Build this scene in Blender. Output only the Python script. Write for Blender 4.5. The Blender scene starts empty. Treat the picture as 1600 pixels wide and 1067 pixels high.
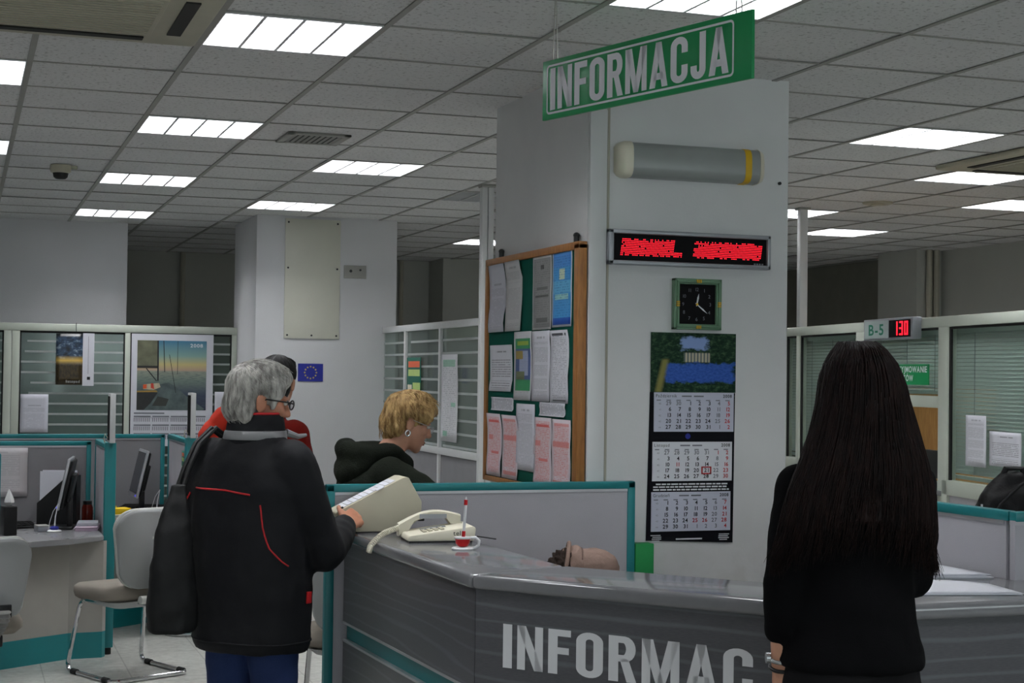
import bpy, bmesh, math, random
from mathutils import Vector, Matrix, noise
from mathutils.bvhtree import BVHTree
random.seed(7)
sc = bpy.context.scene
COL = sc.collection
PI = math.pi

# ------------------------------------------------------------ camera, world, exposure
cam_d = bpy.data.cameras.new('camera')
cam_d.sensor_width = 36.0
cam_d.lens = 36.0 * 2457.0 / 1600.0
cam_d.clip_start = 0.05
cam_o = bpy.data.objects.new('camera', cam_d)
COL.objects.link(cam_o)
YAW, PITCH, ROLL = 0.33672, 0.02171, 0.01292
fw = Vector((math.sin(YAW)*math.cos(PITCH), math.cos(YAW)*math.cos(PITCH), math.sin(PITCH)))
rt = Vector((math.cos(YAW), -math.sin(YAW), 0))
up = rt.cross(fw)
cr, sr = math.cos(ROLL), math.sin(ROLL)
rt2 = rt*cr + up*sr
up2 = up*cr - rt*sr
mm = Matrix((rt2, up2, -fw)).transposed().to_4x4()
mm.translation = Vector((0, 0, 1.65))
cam_o.matrix_world = mm
sc.camera = cam_o
w = bpy.data.worlds.new('world')
sc.world = w
w.use_nodes = True
w.node_tree.nodes['Background'].inputs[0].default_value = (0.5, 0.52, 0.55, 1)
w.node_tree.nodes['Background'].inputs[1].default_value = 0.05
sc.view_settings.view_transform = 'Standard'
sc.view_settings.look = 'None'
sc.view_settings.gamma = 1
sc.view_settings.use_curve_mapping = False
sc.view_settings.exposure = 0.0
sc.cycles.use_denoising = True
sc.cycles.max_bounces = 10
sc.cycles.diffuse_bounces = 5
sc.cycles.transparent_max_bounces = 16
sc.cycles.sample_clamp_indirect = 4.0
LIGHT_E = 38.0
CEIL = 2.92
# fill lamps added behind invented windows, to brighten pillar front and hanging sign
for wx in (-0.9, 2.6, 6.1):
    ld = bpy.data.lights.new('window_daylight', 'AREA'); ld.shape = 'RECTANGLE'; ld.size = 2.3; ld.size_y = 1.5
    ld.energy = 75.0; ld.color = (0.90, 0.93, 1.0)
    lo = bpy.data.objects.new('window_daylight', ld); COL.objects.link(lo)
    lo.location = (wx, -3.35, 1.7); lo.rotation_euler = (math.pi/2, 0, 0)

# ------------------------------------------------------------ materials
def lin(c):
    return tuple(((v/255)/12.92 if v/255 <= 0.04045 else ((v/255+0.055)/1.055)**2.4) for v in c) + (1.0,)

class N:
    """tiny node graph helper"""
    def __init__(s, name):
        s.m = bpy.data.materials.new(name)
        s.m.use_nodes = True
        s.t = s.m.node_tree
        s.b = s.t.nodes['Principled BSDF']
        s.out = s.t.nodes['Material Output']
    def node(s, typ, ins=None, **kw):
        n = s.t.nodes.new(typ)
        for k, v in kw.items():
            setattr(n, k, v)
        for k, v in (ins or {}).items():
            s.link(v, n.inputs[k])
        return n
    def link(s, v, sock):
        if isinstance(v, bpy.types.NodeSocket):
            s.t.links.new(v, sock)
        elif isinstance(v, (tuple, list)) and len(v) == 3 and sock.type == 'RGBA':
            sock.default_value = (*v, 1)
        else:
            sock.default_value = v
    def math(s, op, a, b=None, c=None):
        n = s.node('ShaderNodeMath', operation=op)
        s.link(a, n.inputs[0])
        if b is not None: s.link(b, n.inputs[1])
        if c is not None: s.link(c, n.inputs[2])
        return n.outputs[0]
    def mix(s, f, a, b):
        n = s.node('ShaderNodeMix', data_type='RGBA')
        s.link(f, n.inputs[0]); s.link(a, n.inputs[6]); s.link(b, n.inputs[7])
        return n.outputs[2]
    def coord(s, which='Object', scale=None):
        n = s.node('ShaderNodeTexCoord')
        o = n.outputs[which]
        if scale:
            mp = s.node('ShaderNodeMapping', {0: o})
            mp.inputs['Scale'].default_value = scale
            o = mp.outputs[0]
        return o
    def noise(s, vec, scale, detail=3, rough=0.5):
        n = s.node('ShaderNodeTexNoise', {'Vector': vec, 'Scale': scale, 'Detail': detail, 'Roughness': rough})
        return n.outputs[0]
    def ramp(s, f, stops, interp='LINEAR'):
        n = s.node('ShaderNodeValToRGB', {0: f})
        r = n.color_ramp
        r.interpolation = interp
        while len(r.elements) > 1: r.elements.remove(r.elements[-1])
        r.elements[0].position = stops[0][0]; r.elements[0].color = stops[0][1]
        for p, c in stops[1:]:
            e = r.elements.new(p); e.color = c
        return n.outputs[0]
    def uv(s):
        sp = s.node('ShaderNodeSeparateXYZ', {0: s.coord('UV')})
        return sp.outputs[0], sp.outputs[1]
    def band(s, x, a, b, soft=0.004):
        """1 inside [a,b]"""
        p = s.node('ShaderNodeMapRange', {'Value': x, 'From Min': a-soft, 'From Max': a+soft}).outputs[0]
        q = s.node('ShaderNodeMapRange', {'Value': x, 'From Min': b-soft, 'From Max': b+soft, 'To Min': 1.0, 'To Max': 0.0}).outputs[0]
        return s.math('MULTIPLY', p, q)
    def boxm(s, u, v, a, b, c, d, soft=0.004):
        return s.math('MULTIPLY', s.band(u, a, b, soft), s.band(v, c, d, soft))
    def color(s, v): s.link(v, s.b.inputs['Base Color'])
    def set(s, rough=None, metal=None, spec=None):
        if rough is not None: s.link(rough, s.b.inputs['Roughness'])
        if metal is not None: s.link(metal, s.b.inputs['Metallic'])
        if spec is not None: s.link(spec, s.b.inputs['Specular IOR Level'])
    def bump(s, h, strength=0.3, dist=0.01):
        n = s.node('ShaderNodeBump', {'Height': h, 'Strength': strength, 'Distance': dist})
        s.t.links.new(n.outputs[0], s.b.inputs['Normal'])

def plain(name, c, rough=0.5, metal=0.0, var=0.06, nscale=6.0, bump=0.0, bscale=200.0, spec=0.4, c2=None):
    n = N(name)
    co = n.coord()
    a = lin(c)
    b = lin(c2) if c2 else tuple(max(0, v*(1-2*var)) for v in a[:3]) + (1,)
    n.color(n.ramp(n.noise(co, nscale), [(0.3, b), (0.7, a)]))
    n.set(rough, metal, spec)
    if bump:
        n.bump(n.noise(co, bscale, 2), bump, 0.004)
    return n.m

def emit(name, c, e):
    n = N(name)
    n.color((0, 0, 0))
    n.b.inputs['Emission Color'].default_value = lin(c)
    n.b.inputs['Emission Strength'].default_value = e
    return n.m

M = {}
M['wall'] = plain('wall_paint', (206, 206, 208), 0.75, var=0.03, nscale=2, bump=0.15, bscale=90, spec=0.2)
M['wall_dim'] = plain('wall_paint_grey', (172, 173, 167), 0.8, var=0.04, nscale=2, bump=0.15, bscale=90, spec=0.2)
M['pillar'] = None
def pillar_mat():
    n = N('pillar_paint')
    co = n.coord()
    base = n.ramp(n.noise(co, 2.5), [(0.3, lin((204, 204, 205))), (0.7, lin((214, 214, 214)))])
    z = n.node('ShaderNodeSeparateXYZ', {0: co}).outputs[2]
    low = n.node('ShaderNodeMapRange', {'Value': z, 'From Min': 0.7, 'From Max': 1.05, 'To Min': 0.45, 'To Max': 0.0}).outputs[0]
    dirt = n.math('MULTIPLY', low, n.node('ShaderNodeMapRange', {'Value': n.noise(co, 9, 5), 'From Min': 0.42, 'From Max': 0.62}).outputs[0])
    n.color(n.mix(dirt, base, lin((178, 176, 168))))
    n.set(0.7, 0, 0.25)
    n.bump(n.noise(co, 80, 3), 0.12, 0.004)
    return n.m
M['pillar'] = pillar_mat()
def tile_mat():
    n = N('ceiling_tile')
    co = n.coord()
    base = n.ramp(n.noise(co, 1.2), [(0.3, lin((206, 206, 207))), (0.7, lin((217, 217, 217)))])
    pit = n.node('ShaderNodeMapRange', {'Value': n.noise(co, 52, 4, 0.6), 'From Min': 0.56, 'From Max': 0.66}).outputs[0]
    n.color(n.mix(n.math('MULTIPLY', pit, 0.6), base, lin((118, 118, 116))))
    n.set(0.9, 0, 0.1)
    n.bump(n.noise(co, 75, 4, 0.6), 0.4, 0.006)
    return n.m
M['tile'] = tile_mat()
M['tbar'] = plain('ceiling_rail', (150, 149, 144), 0.5, spec=0.3)
def floor_mat():
    n = N('floor_tile')
    co = n.coord()
    br = n.node('ShaderNodeTexBrick', {'Vector': co, 'Scale': 1.0, 'Mortar Size': 0.004, 'Brick Width': 0.45, 'Row Height': 0.45,
                'Color1': (1, 1, 1, 1), 'Color2': (0.95, 0.95, 0.95, 1), 'Mortar': (0.6, 0.6, 0.6, 1)}, offset=0.0)
    base = n.ramp(n.noise(co, 22, 6, 0.65), [(0.3, lin((150, 150, 144))), (0.5, lin((172, 172, 166))), (0.72, lin((190, 190, 184)))])
    mx = n.node('ShaderNodeMix', data_type='RGBA', blend_type='MULTIPLY')
    n.link(1.0, mx.inputs[0]); n.link(base, mx.inputs[6]); n.link(br.outputs[0], mx.inputs[7])
    n.color(mx.outputs[2])
    n.set(0.32, 0, 0.4)
    return n.m
M['floor'] = floor_mat()
M['white_frame'] = plain('white_aluminium', (205, 206, 206), 0.35, spec=0.5, var=0.02)
M['cream_frame'] = plain('greenish_white_aluminium', (188, 194, 182), 0.4, spec=0.5, var=0.02)
M['teal'] = plain('teal_lacquer', (12, 112, 116), 0.4, spec=0.5, var=0.05)
M['panel'] = plain('grey_panel_fabric', (128, 127, 130), 0.9, var=0.04, bump=0.3, bscale=400, spec=0.15)
M['panel_light'] = plain('light_grey_panel_fabric', (176, 174, 180), 0.85, var=0.03, bump=0.2, bscale=400, spec=0.2)
M['desk'] = plain('grey_desk_laminate', (128, 128, 130), 0.25, spec=0.5)
M['desk_front'] = plain('warm_grey_desk_front', (152, 148, 142), 0.5)
M['worktop'] = plain('glossy_grey_worktop', (116, 116, 119), 0.12, spec=0.6, var=0.03, nscale=30)
def grain_mat():
    n = N('dark_grey_wood_laminate')
    co = n.coord('Object', (1.2, 1.2, 9.0))
    wv = n.node('ShaderNodeTexWave', {'Vector': co, 'Scale': 0.7, 'Distortion': 16.0, 'Detail': 3.0, 'Detail Scale': 0.5}, wave_type='BANDS', bands_direction='Z')
    ln = n.node('ShaderNodeMapRange', {'Value': wv.outputs[1], 'From Min': 0.82, 'From Max': 1.0}).outputs[0]
    fib = n.noise(n.coord('Object', (14, 14, 160)), 4, 3)
    base = n.ramp(fib, [(0.3, lin((72, 72, 76))), (0.7, lin((83, 83, 87)))])
    n.color(n.mix(n.math('MULTIPLY', ln, 0.38), base, lin((112, 116, 122))))
    n.set(0.3, 0, 0.45)
    return n.m
M['grain'] = grain_mat()
M['silver'] = plain('silver_trim', (190, 190, 194), 0.3, 0.6)
M['alu_paint'] = plain('grey_aluminium_case', (150, 153, 158), 0.35, 0.3)
M['chrome'] = plain('chrome', (215, 215, 218), 0.08, 1.0, var=0.0)
M['black'] = plain('black_plastic', (18, 18, 19), 0.4, var=0.1)
M['rubber'] = plain('black_rubber', (14, 14, 14), 0.7)
M['led_face'] = plain('led_black_screen', (10, 9, 11), 0.6, spec=0.1)
M['red_led'] = emit('red_led', (255, 24, 44), 2.2)
M['lamp_white'] = emit('fluorescent_light', (250, 252, 255), LIGHT_E)
M['louvre'] = plain('white_louvre', (200, 201, 203), 0.35, spec=0.5, var=0.01)
M['unlit'] = plain('dark_unlit_diffuser', (96, 100, 100), 0.5)
M['green_sign'] = plain('green_sign_board', (24, 140, 82), 0.35, var=0.02)
M['sign_white'] = plain('white_sign_lettering', (246, 244, 250), 0.5, var=0.01)
M['letter_grey'] = plain('pale_grey_lettering', (216, 216, 219), 0.85, spec=0.1, var=0.02)
M['cord'] = plain('pale_cord', (170, 168, 160), 0.7)
M['cream'] = plain('cream_plastic', (226, 220, 200), 0.4)
M['cream_grey'] = plain('aged_cream_plastic', (196, 190, 168), 0.5)
M['ac'] = plain('ivory_ac_plastic', (168, 164, 146), 0.5)
M['ac_dark'] = plain('dark_air_slot', (30, 30, 28), 0.7)
M['lamp_grey'] = plain('grey_lamp_diffuser', (142, 146, 144), 0.3, spec=0.5)
M['yellow'] = plain('yellow_tape', (206, 164, 20), 0.5)
M['yellow_bright'] = plain('bright_yellow_plastic', (226, 190, 20), 0.5)
M['wood'] = None
def wood(name, c1, c2):
    n = N(name)
    co = n.coord('Object', (12, 12, 2))
    n.color(n.ramp(n.noise(co, 6, 4), [(0.3, lin(c1)), (0.7, lin(c2))]))
    n.set(0.5, 0, 0.35)
    return n.m
M['wood'] = wood('brown_wood', (130, 86, 44), (160, 108, 58))
M['wood_light'] = wood('honey_wood', (164, 118, 64), (186, 140, 82))
M['felt'] = plain('green_felt', (8, 72, 60), 0.95, bump=0.3, bscale=500, spec=0.1)
M['paper'] = plain('white_paper', (214, 214, 222), 0.7, var=0.02, spec=0.2)
M['ink'] = plain('black_ink', (28, 28, 34), 0.7)
M['ink_grey'] = plain('grey_ink', (118, 120, 128), 0.7)
M['ink_red'] = plain('red_ink', (176, 40, 44), 0.7)
M['ink_white'] = plain('white_ink', (216, 218, 222), 0.7)
M['ink_green'] = plain('green_ink', (20, 110, 84), 0.7)
M['cal_black'] = plain('black_calendar_card', (14, 14, 20), 0.75, spec=0.12)
M['cal_pad'] = plain('lilac_calendar_sheet', (188, 190, 206), 0.65, var=0.01)
M['cal_pad_white'] = plain('white_calendar_sheet', (216, 217, 224), 0.65, var=0.01)
M['clock_green'] = plain('green_clock_frame', (92, 124, 98), 0.35, var=0.08)
M['gold'] = plain('gold_paint', (188, 150, 40), 0.35, 0.5)
M['flag_blue'] = plain('flag_blue', (28, 36, 130), 0.6, var=0.02)
M['flag_gold'] = plain('flag_gold', (206, 180, 70), 0.6)
M['panel_cream'] = plain('cream_board', (202, 201, 188), 0.5, var=0.02)
M['chair_shell'] = plain('grey_plastic_shell', (150, 152, 152), 0.45, spec=0.35, var=0.03)
M['chair_rim'] = plain('pale_shell_rim', (190, 191, 186), 0.45)
M['chair_fabric'] = plain('taupe_seat_fabric', (136, 129, 120), 0.95, bump=0.4, bscale=500, spec=0.1)
M['hose'] = plain('grey_corrugated_rubber', (118, 118, 116), 0.6)
M['screen'] = plain('dark_screen', (44, 50, 58), 0.2, spec=0.5)
M['blue_led'] = emit('blue_led', (60, 60, 255), 3.0)
M['skin'] = plain('skin', (198, 146, 120), 0.5, var=0.07, nscale=30, spec=0.35)
M['skin_tan'] = plain('ruddy_skin', (188, 130, 104), 0.5, var=0.08, nscale=30, spec=0.35)
M['lip'] = plain('lip_skin', (150, 84, 76), 0.45)
M['eye_white'] = plain('eye_white', (220, 216, 210), 0.2)
M['iris'] = plain('dark_iris', (44, 34, 28), 0.2)
def hair_mat(name, c1, c2, sc_=70, sp=0.35):
    n = N(name)
    co = n.coord('Object', (1, 1, 0.25))
    n.color(n.ramp(n.noise(co, sc_, 3), [(0.35, lin(c1)), (0.65, lin(c2))]))
    n.set(0.5, 0, sp)
    n.bump(n.noise(co, sc_*2, 2), 0.4, 0.004)
    return n.m
M['hair_grey'] = hair_mat('silver_grey_hair', (120, 116, 112), (196, 194, 188))
M['hair_blond'] = hair_mat('short_blond_hair', (124, 92, 52), (196, 164, 112))
M['hair_dark'] = hair_mat('dark_brown_hair', (13, 8, 8), (26, 15, 13), 70, 0.1)
M['hair_black'] = hair_mat('black_hair', (12, 11, 12), (26, 24, 24))
M['jacket'] = plain('black_jacket_cloth', (15, 16, 20), 0.75, bump=0.35, bscale=35, spec=0.25)
M['jacket_red'] = plain('red_piping', (178, 24, 30), 0.6)
M['reflect'] = plain('grey_reflective_band', (128, 128, 130), 0.4)
M['jeans'] = plain('blue_denim', (38, 52, 92), 0.85, bump=0.4, bscale=300, spec=0.15)
M['shoe'] = plain('black_shoe_leather', (20, 19, 19), 0.4)
M['bag'] = plain('black_bag_cloth', (15, 16, 17), 0.6, bump=0.3, bscale=60, spec=0.25)
M['leather'] = plain('black_leather', (12, 11, 13), 0.55, bump=0.3, bscale=90, spec=0.25)
M['fleece'] = plain('dark_green_fleece', (28, 32, 25), 0.95, bump=0.8, bscale=160, spec=0.1, c2=(18, 21, 17))
M['red_coat'] = plain('red_wool_coat', (110, 20, 13), 0.9, bump=0.3, bscale=250, spec=0.15)
M['red_scarf'] = plain('orange_red_scarf', (180, 40, 18), 0.9, bump=0.3, bscale=250)
M['black_knit'] = plain('black_knit_top', (8, 8, 10), 0.95, bump=0.3, bscale=250, spec=0.1)
M['dark_trouser'] = plain('dark_trousers', (20, 19, 21), 0.85, spec=0.15)
M['purple_coat'] = plain('dark_purple_coat', (40, 34, 56), 0.85)
M['beige_coat'] = plain('pinkish_beige_coat', (134, 112, 102), 0.95, bump=0.5, bscale=220, spec=0.2)
M['coat_seam'] = plain('brown_seam_thread', (92, 72, 64), 0.9)
M['fur'] = plain('dark_fur_lining', (48, 40, 36), 1.0, bump=1.0, bscale=120, spec=0.05)
M['watch'] = plain('silver_watch', (200, 202, 204), 0.25, 0.8)
M['red_plastic'] = plain('red_plastic', (190, 18, 24), 0.3)
M['white_plastic'] = plain('white_plastic', (228, 228, 230), 0.3)
M['tissue'] = plain('tissue', (226, 226, 226), 0.9)
M['green_plastic'] = plain('green_plastic', (20, 128, 66), 0.5)
M['amber'] = plain('amber_red_glass', (120, 36, 24), 0.2)
M['pink_paper'] = plain('pale_pink_paper', (214, 192, 210), 0.7)
M['pipe'] = plain('beige_pipe', (168, 164, 150), 0.5)
M['dark_mark'] = plain('dark_plug', (40, 40, 42), 0.6)
M['blind'] = plain('grey_green_blind', (186, 198, 193), 0.5, var=0.02)

def glass_mat(name, tint, gloss=0.12, alpha=0.8, body=(60, 70, 70)):
    n = N(name)
    tr = n.node('ShaderNodeBsdfTransparent'); tr.inputs[0].default_value = lin(tint)
    gl = n.node('ShaderNodeBsdfGlossy'); gl.inputs['Roughness'].default_value = 0.05
    gl.inputs[0].default_value = (0.9, 0.95, 0.93, 1)
    df = n.node('ShaderNodeBsdfDiffuse'); df.inputs[0].default_value = lin(body)
    m1 = n.node('ShaderNodeMixShader', {0: 1-alpha}); n.t.links.new(tr.outputs[0], m1.inputs[1]); n.t.links.new(df.outputs[0], m1.inputs[2])
    m2 = n.node('ShaderNodeMixShader', {0: gloss}); n.t.links.new(m1.outputs[0], m2.inputs[1]); n.t.links.new(gl.outputs[0], m2.inputs[2])
    n.t.links.new(m2.outputs[0], n.out.inputs[0])
    return n.m
M['glass'] = glass_mat('green_tinted_glass', (222, 232, 228), 0.012, 0.8, (104, 116, 112))
M['glass_booth'] = glass_mat('booth_glass', (244, 249, 246), 0.08, 0.95, (140, 150, 146))
M['glass_clear'] = glass_mat('clear_glass', (225, 232, 228), 0.10, 0.85, (150, 160, 158))
M['lens'] = glass_mat('spectacle_lens', (220, 222, 224), 0.15, 0.95)
M['frost'] = plain('frosted_stripe', (168, 174, 172), 0.6)

# printed sheets -----------------------------------------------------
def text_sheet(name, base=(212, 212, 220), ink=(120, 122, 130), rows=44, seed=0.0, margin=0.12, strength=0.8, top=0.1, title=True, words=26):
    n = N(name)
    u, v = n.uv()
    r = n.math('MULTIPLY', v, float(rows))
    fr = n.math('FRACT', r)
    fl = n.math('FLOOR', r)
    line = n.band(fr, 0.3, 0.68, 0.05)
    cv = n.node('ShaderNodeCombineXYZ', {0: n.math('MULTIPLY', u, float(words)), 1: n.math('MULTIPLY', fl, 3.7), 2: seed})
    wd = n.node('ShaderNodeMapRange', {'Value': n.noise(cv.outputs[0], 1.0, 1), 'From Min': 0.36, 'From Max': 0.42}).outputs[0]
    pr = n.node('ShaderNodeCombineXYZ', {0: seed+5, 1: n.math('MULTIPLY', fl, 0.31), 2: seed})
    para = n.node('ShaderNodeMapRange', {'Value': n.noise(pr.outputs[0], 1.0, 0), 'From Min': 0.34, 'From Max': 0.38}).outputs[0]
    mask = n.math('MULTIPLY', n.math('MULTIPLY', line, wd), n.math('MULTIPLY', para, n.boxm(u, v, margin, 1-margin, 0.07, 1-top-0.05)))
    if title:
        tl = n.node('ShaderNodeCombineXYZ', {0: n.math('MULTIPLY', u, words*0.5), 1: 2.2, 2: seed})
        tm = n.math('MULTIPLY', n.boxm(u, v, 0.28, 0.74, 1-top-0.01, 1-top+0.02), n.node('ShaderNodeMapRange', {'Value': n.noise(tl.outputs[0], 1.0, 1), 'From Min': 0.4, 'From Max': 0.44}).outputs[0])
        mask = n.math('MAXIMUM', mask, tm)
    n.color(n.mix(n.math('MULTIPLY', mask, strength), lin(base), lin(ink)))
    n.set(0.7, 0, 0.2)
    return n.m

def block_sheet(name, base, blocks, rows=40, seed=0.0, ink=(120, 120, 128), strength=0.6, fibre=0.0):
    """blocks: (u0,u1,v0,v1,colour)"""
    n = N(name)
    u, v = n.uv()
    c = lin(base)
    for (a, b, cc, d, colr) in blocks:
        c = n.mix(n.boxm(u, v, a, b, cc, d), c, lin(colr))
    if strength:
        r = n.math('MULTIPLY', v, float(rows)); fl = n.math('FLOOR', r)
        cv = n.node('ShaderNodeCombineXYZ', {0: n.math('MULTIPLY', u, 20.0), 1: n.math('MULTIPLY', fl, 3.7), 2: seed})
        wd = n.node('ShaderNodeMapRange', {'Value': n.noise(cv.outputs[0], 1.0, 2), 'From Min': 0.47, 'From Max': 0.53}).outputs[0]
        mask = n.math('MULTIPLY', n.math('MULTIPLY', n.band(n.math('FRACT', r), 0.25, 0.7, 0.05), wd), n.boxm(u, v, 0.1, 0.9, 0.06, 0.94))
        c = n.mix(n.math('MULTIPLY', mask, strength), c, lin(ink))
    n.color(c)
    n.set(0.6, 0, 0.25)
    return n.m

# ------------------------------------------------------------ mesh builder
ROOT = {}
def tag(o, label=None, cat=None, group=None, kind=None):
    if label: o['label'] = label
    if cat: o['category'] = cat
    if group: o['group'] = group
    if kind: o['kind'] = kind
    return o
def thing(name, label, cat, loc=(0, 0, 0), rz=0.0, group=None):
    o = bpy.data.objects.new(name, None)
    o.empty_display_size = 0.05
    COL.objects.link(o)
    o.location = loc; o.rotation_euler = (0, 0, rz)
    ROOT[o] = Matrix.Translation(Vector(loc)) @ Matrix.Rotation(rz, 4, 'Z')
    return tag(o, label, cat, group)
def copy_tree(o, parent=None, loc=None, rz=None, label=None):
    c = o.copy(); COL.objects.link(c)
    if parent: c.parent = parent
    if loc is not None: c.location = loc
    if rz is not None: c.rotation_euler = (0, 0, rz)
    if label: c['label'] = label
    for ch in list(o.children):
        copy_tree(ch, c)
    return c

class MB:
    def __init__(s): s.bm = bmesh.new(); s.uv = None
    def _mark(s): s.n0 = len(s.bm.verts)
    def add(s, verts, faces, Mx=None):
        vs = [s.bm.verts.new((Mx @ Vector(v)) if Mx else Vector(v)) for v in verts]
        for f in faces:
            try: s.bm.faces.new([vs[i] for i in f])
            except ValueError: pass
        return vs
    def box(s, x0, x1, y0, y1, z0, z1, bev=0.0, Mx=None, seg=2):
        x0, x1 = min(x0, x1), max(x0, x1); y0, y1 = min(y0, y1), max(y0, y1); z0, z1 = min(z0, z1), max(z0, z1)
        v = [(x, y, z) for z in (z0, z1) for (x, y) in ((x0, y0), (x1, y0), (x1, y1), (x0, y1))]
        f = [(3, 2, 1, 0), (4, 5, 6, 7), (0, 1, 5, 4), (1, 2, 6, 5), (2, 3, 7, 6), (3, 0, 4, 7)]
        vs = s.add(v, f, Mx)
        if bev: s._bev(vs, bev, seg)
        return s
    def _bev(s, vs, bev, seg=2, flt=None):
        st = set(vs)
        es = [e for e in s.bm.edges if e.verts[0] in st and e.verts[1] in st and (flt is None or flt(e))]
        bmesh.ops.bevel(s.bm, geom=es, offset=bev, segments=seg, affect='EDGES', profile=0.5)
    def prism(s, poly, h0, h1, Mx=None, bev=0.0, seg=2):
        """poly in local xy extruded along local z"""
        n = len(poly)
        area = sum(poly[i][0]*poly[(i+1) % n][1]-poly[(i+1) % n][0]*poly[i][1] for i in range(n))
        if area < 0: poly = poly[::-1]
        v = [(p[0], p[1], h0) for p in poly]+[(p[0], p[1], h1) for p in poly]
        f = [tuple(range(n))[::-1], tuple(range(n, 2*n))]+[(i, (i+1) % n, n+(i+1) % n, n+i) for i in range(n)]
        vs = s.add(v, f, Mx)
        if bev: s._bev(vs, bev, seg)
        return s
    def cyl(s, p0, p1, r0, r1=None, seg=16, cap=True):
        r1 = r0 if r1 is None else r1
        p0, p1 = Vector(p0), Vector(p1)
        d = (p1-p0).normalized()
        a = d.orthogonal().normalized(); b = d.cross(a)
        v = []
        for p, r in ((p0, r0), (p1, r1)):
            v += [p+(a*math.cos(2*PI*i/seg)+b*math.sin(2*PI*i/seg))*r for i in range(seg)]
        f = [(i, (i+1) % seg, seg+(i+1) % seg, seg+i) for i in range(seg)]
        if cap: f += [tuple(range(seg))[::-1], tuple(range(seg, 2*seg))]
        s.add(v, f)
        return s
    def tube(s, pts, r, seg=8, taper=None, closed=False):
        pts = [Vector(p) for p in pts]
        n = len(pts); v = []; a = None
        for i, p in enumerate(pts):
            if closed: d = pts[(i+1) % n]-pts[i-1]
            else: d = pts[min(i+1, n-1)]-pts[max(i-1, 0)]
            d = d.normalized() if d.length > 1e-9 else Vector((0, 0, 1))
            a = d.orthogonal().normalized() if a is None else (a-d*a.dot(d)).normalized()
            b = d.cross(a)
            rr = r if taper is None else r*taper(i/(n-1))
            v += [p+(a*math.cos(2*PI*k/seg)+b*math.sin(2*PI*k/seg))*rr for k in range(seg)]
        f = []
        for i in range(n if closed else n-1):
            for k in range(seg):
                j = (i+1) % n
                f.append((i*seg+k, i*seg+(k+1) % seg, j*seg+(k+1) % seg, j*seg+k))
        if not closed: f += [tuple(range(seg))[::-1], tuple(range((n-1)*seg, n*seg))]
        s.add(v, f)
        return s
    def ell(s, c, r, Mx=None, nu=16, nv=10):
        c = Vector(c)
        v = []; f = []
        for j in range(1, nv):
            t = PI*j/nv
            for i in range(nu):
                p = 2*PI*i/nu
                v.append(Vector((r[0]*math.sin(t)*math.cos(p), r[1]*math.sin(t)*math.sin(p), r[2]*math.cos(t))))
        v += [Vector((0, 0, r[2])), Vector((0, 0, -r[2]))]
        if Mx: v = [Mx.to_3x3() @ q for q in v]
        v = [q+c for q in v]
        for j in range(nv-2):
            for i in range(nu):
                f.append((j*nu+i, (j+1)*nu+i, (j+1)*nu+(i+1) % nu, j*nu+(i+1) % nu))
        t, b = len(v)-2, len(v)-1
        for i in range(nu):
            f.append((t, i, (i+1) % nu)); f.append((b, (nv-2)*nu+(i+1) % nu, (nv-2)*nu+i))
        s.add(v, f)
        return s
    def loft(s, rings, cap=True):
        """rings: lists of points, same count"""
        n = len(rings[0]); v = [p for r in rings for p in r]; f = []
        for j in range(len(rings)-1):
            for i in range(n):
                f.append((j*n+i, j*n+(i+1) % n, (j+1)*n+(i+1) % n, (j+1)*n+i))
        if cap: f += [tuple(range(n))[::-1], tuple(range((len(rings)-1)*n, len(rings)*n))]
        s.add(v, f)
        return s
    def lathe(s, prof, c=(0, 0, 0), seg=24):
        c = Vector(c)
        rings = [[c+Vector((r*math.cos(2*PI*i/seg), r*math.sin(2*PI*i/seg), z)) for i in range(seg)] for r, z in prof]
        return s.loft(rings)
    def sheet(s, o, ux, vy, w, h, bow=0.0, seed=0.0, nu=6, nv=8, n=None):
        """UV mapped sheet; o lower-left, ux, vy unit vectors; curls out along normal"""
        o, ux, vy = Vector(o), Vector(ux).normalized(), Vector(vy).normalized()
        n = n or ux.cross(vy)
        if s.uv is None: s.uv = s.bm.loops.layers.uv.new('UVMap')
        g = []
        for j in range(nv+1):
            for i in range(nu+1):
                a, b = i/nu, j/nv
                k = bow*(1.0+math.sin(b*7+seed)*0.6)*(4*(b-0.5)**2*0.6+0.25*math.sin(b*9+seed*3))*(0.6+0.4*a)
                g.append(s.bm.verts.new(o+ux*(w*a)+vy*(h*b)+n*max(0.0, k)))
        for j in range(nv):
            for i in range(nu):
                f = s.bm.faces.new((g[j*(nu+1)+i], g[j*(nu+1)+i+1], g[(j+1)*(nu+1)+i+1], g[(j+1)*(nu+1)+i]))
                for l, (a, b) in zip(f.loops, ((i, j), (i+1, j), (i+1, j+1), (i, j+1))):
                    l[s.uv].uv = (a/nu, b/nv)
        return s
    def build(s, name, mat, parent=None, world=True, smooth=True, angle=35, thick=0.0):
        me = bpy.data.meshes.new(name)
        root = parent
        while root is not None and root not in ROOT: root = root.parent
        if world and root is not None:
            bmesh.ops.transform(s.bm, matrix=ROOT[root].inverted(), verts=s.bm.verts)
        if thick == 0: bmesh.ops.recalc_face_normals(s.bm, faces=s.bm.faces)
        s.bm.to_mesh(me); s.bm.free()
        me.materials.append(mat)
        o = bpy.data.objects.new(name, me)
        COL.objects.link(o)
        if parent is not None: o.parent = parent
        if smooth:
            me.polygons.foreach_set('use_smooth', [True]*len(me.polygons))
            me.set_sharp_from_angle(angle=math.radians(angle))
        if thick:
            md = o.modifiers.new('thickness', 'SOLIDIFY'); md.thickness = thick; md.offset = -1
        return o

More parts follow.
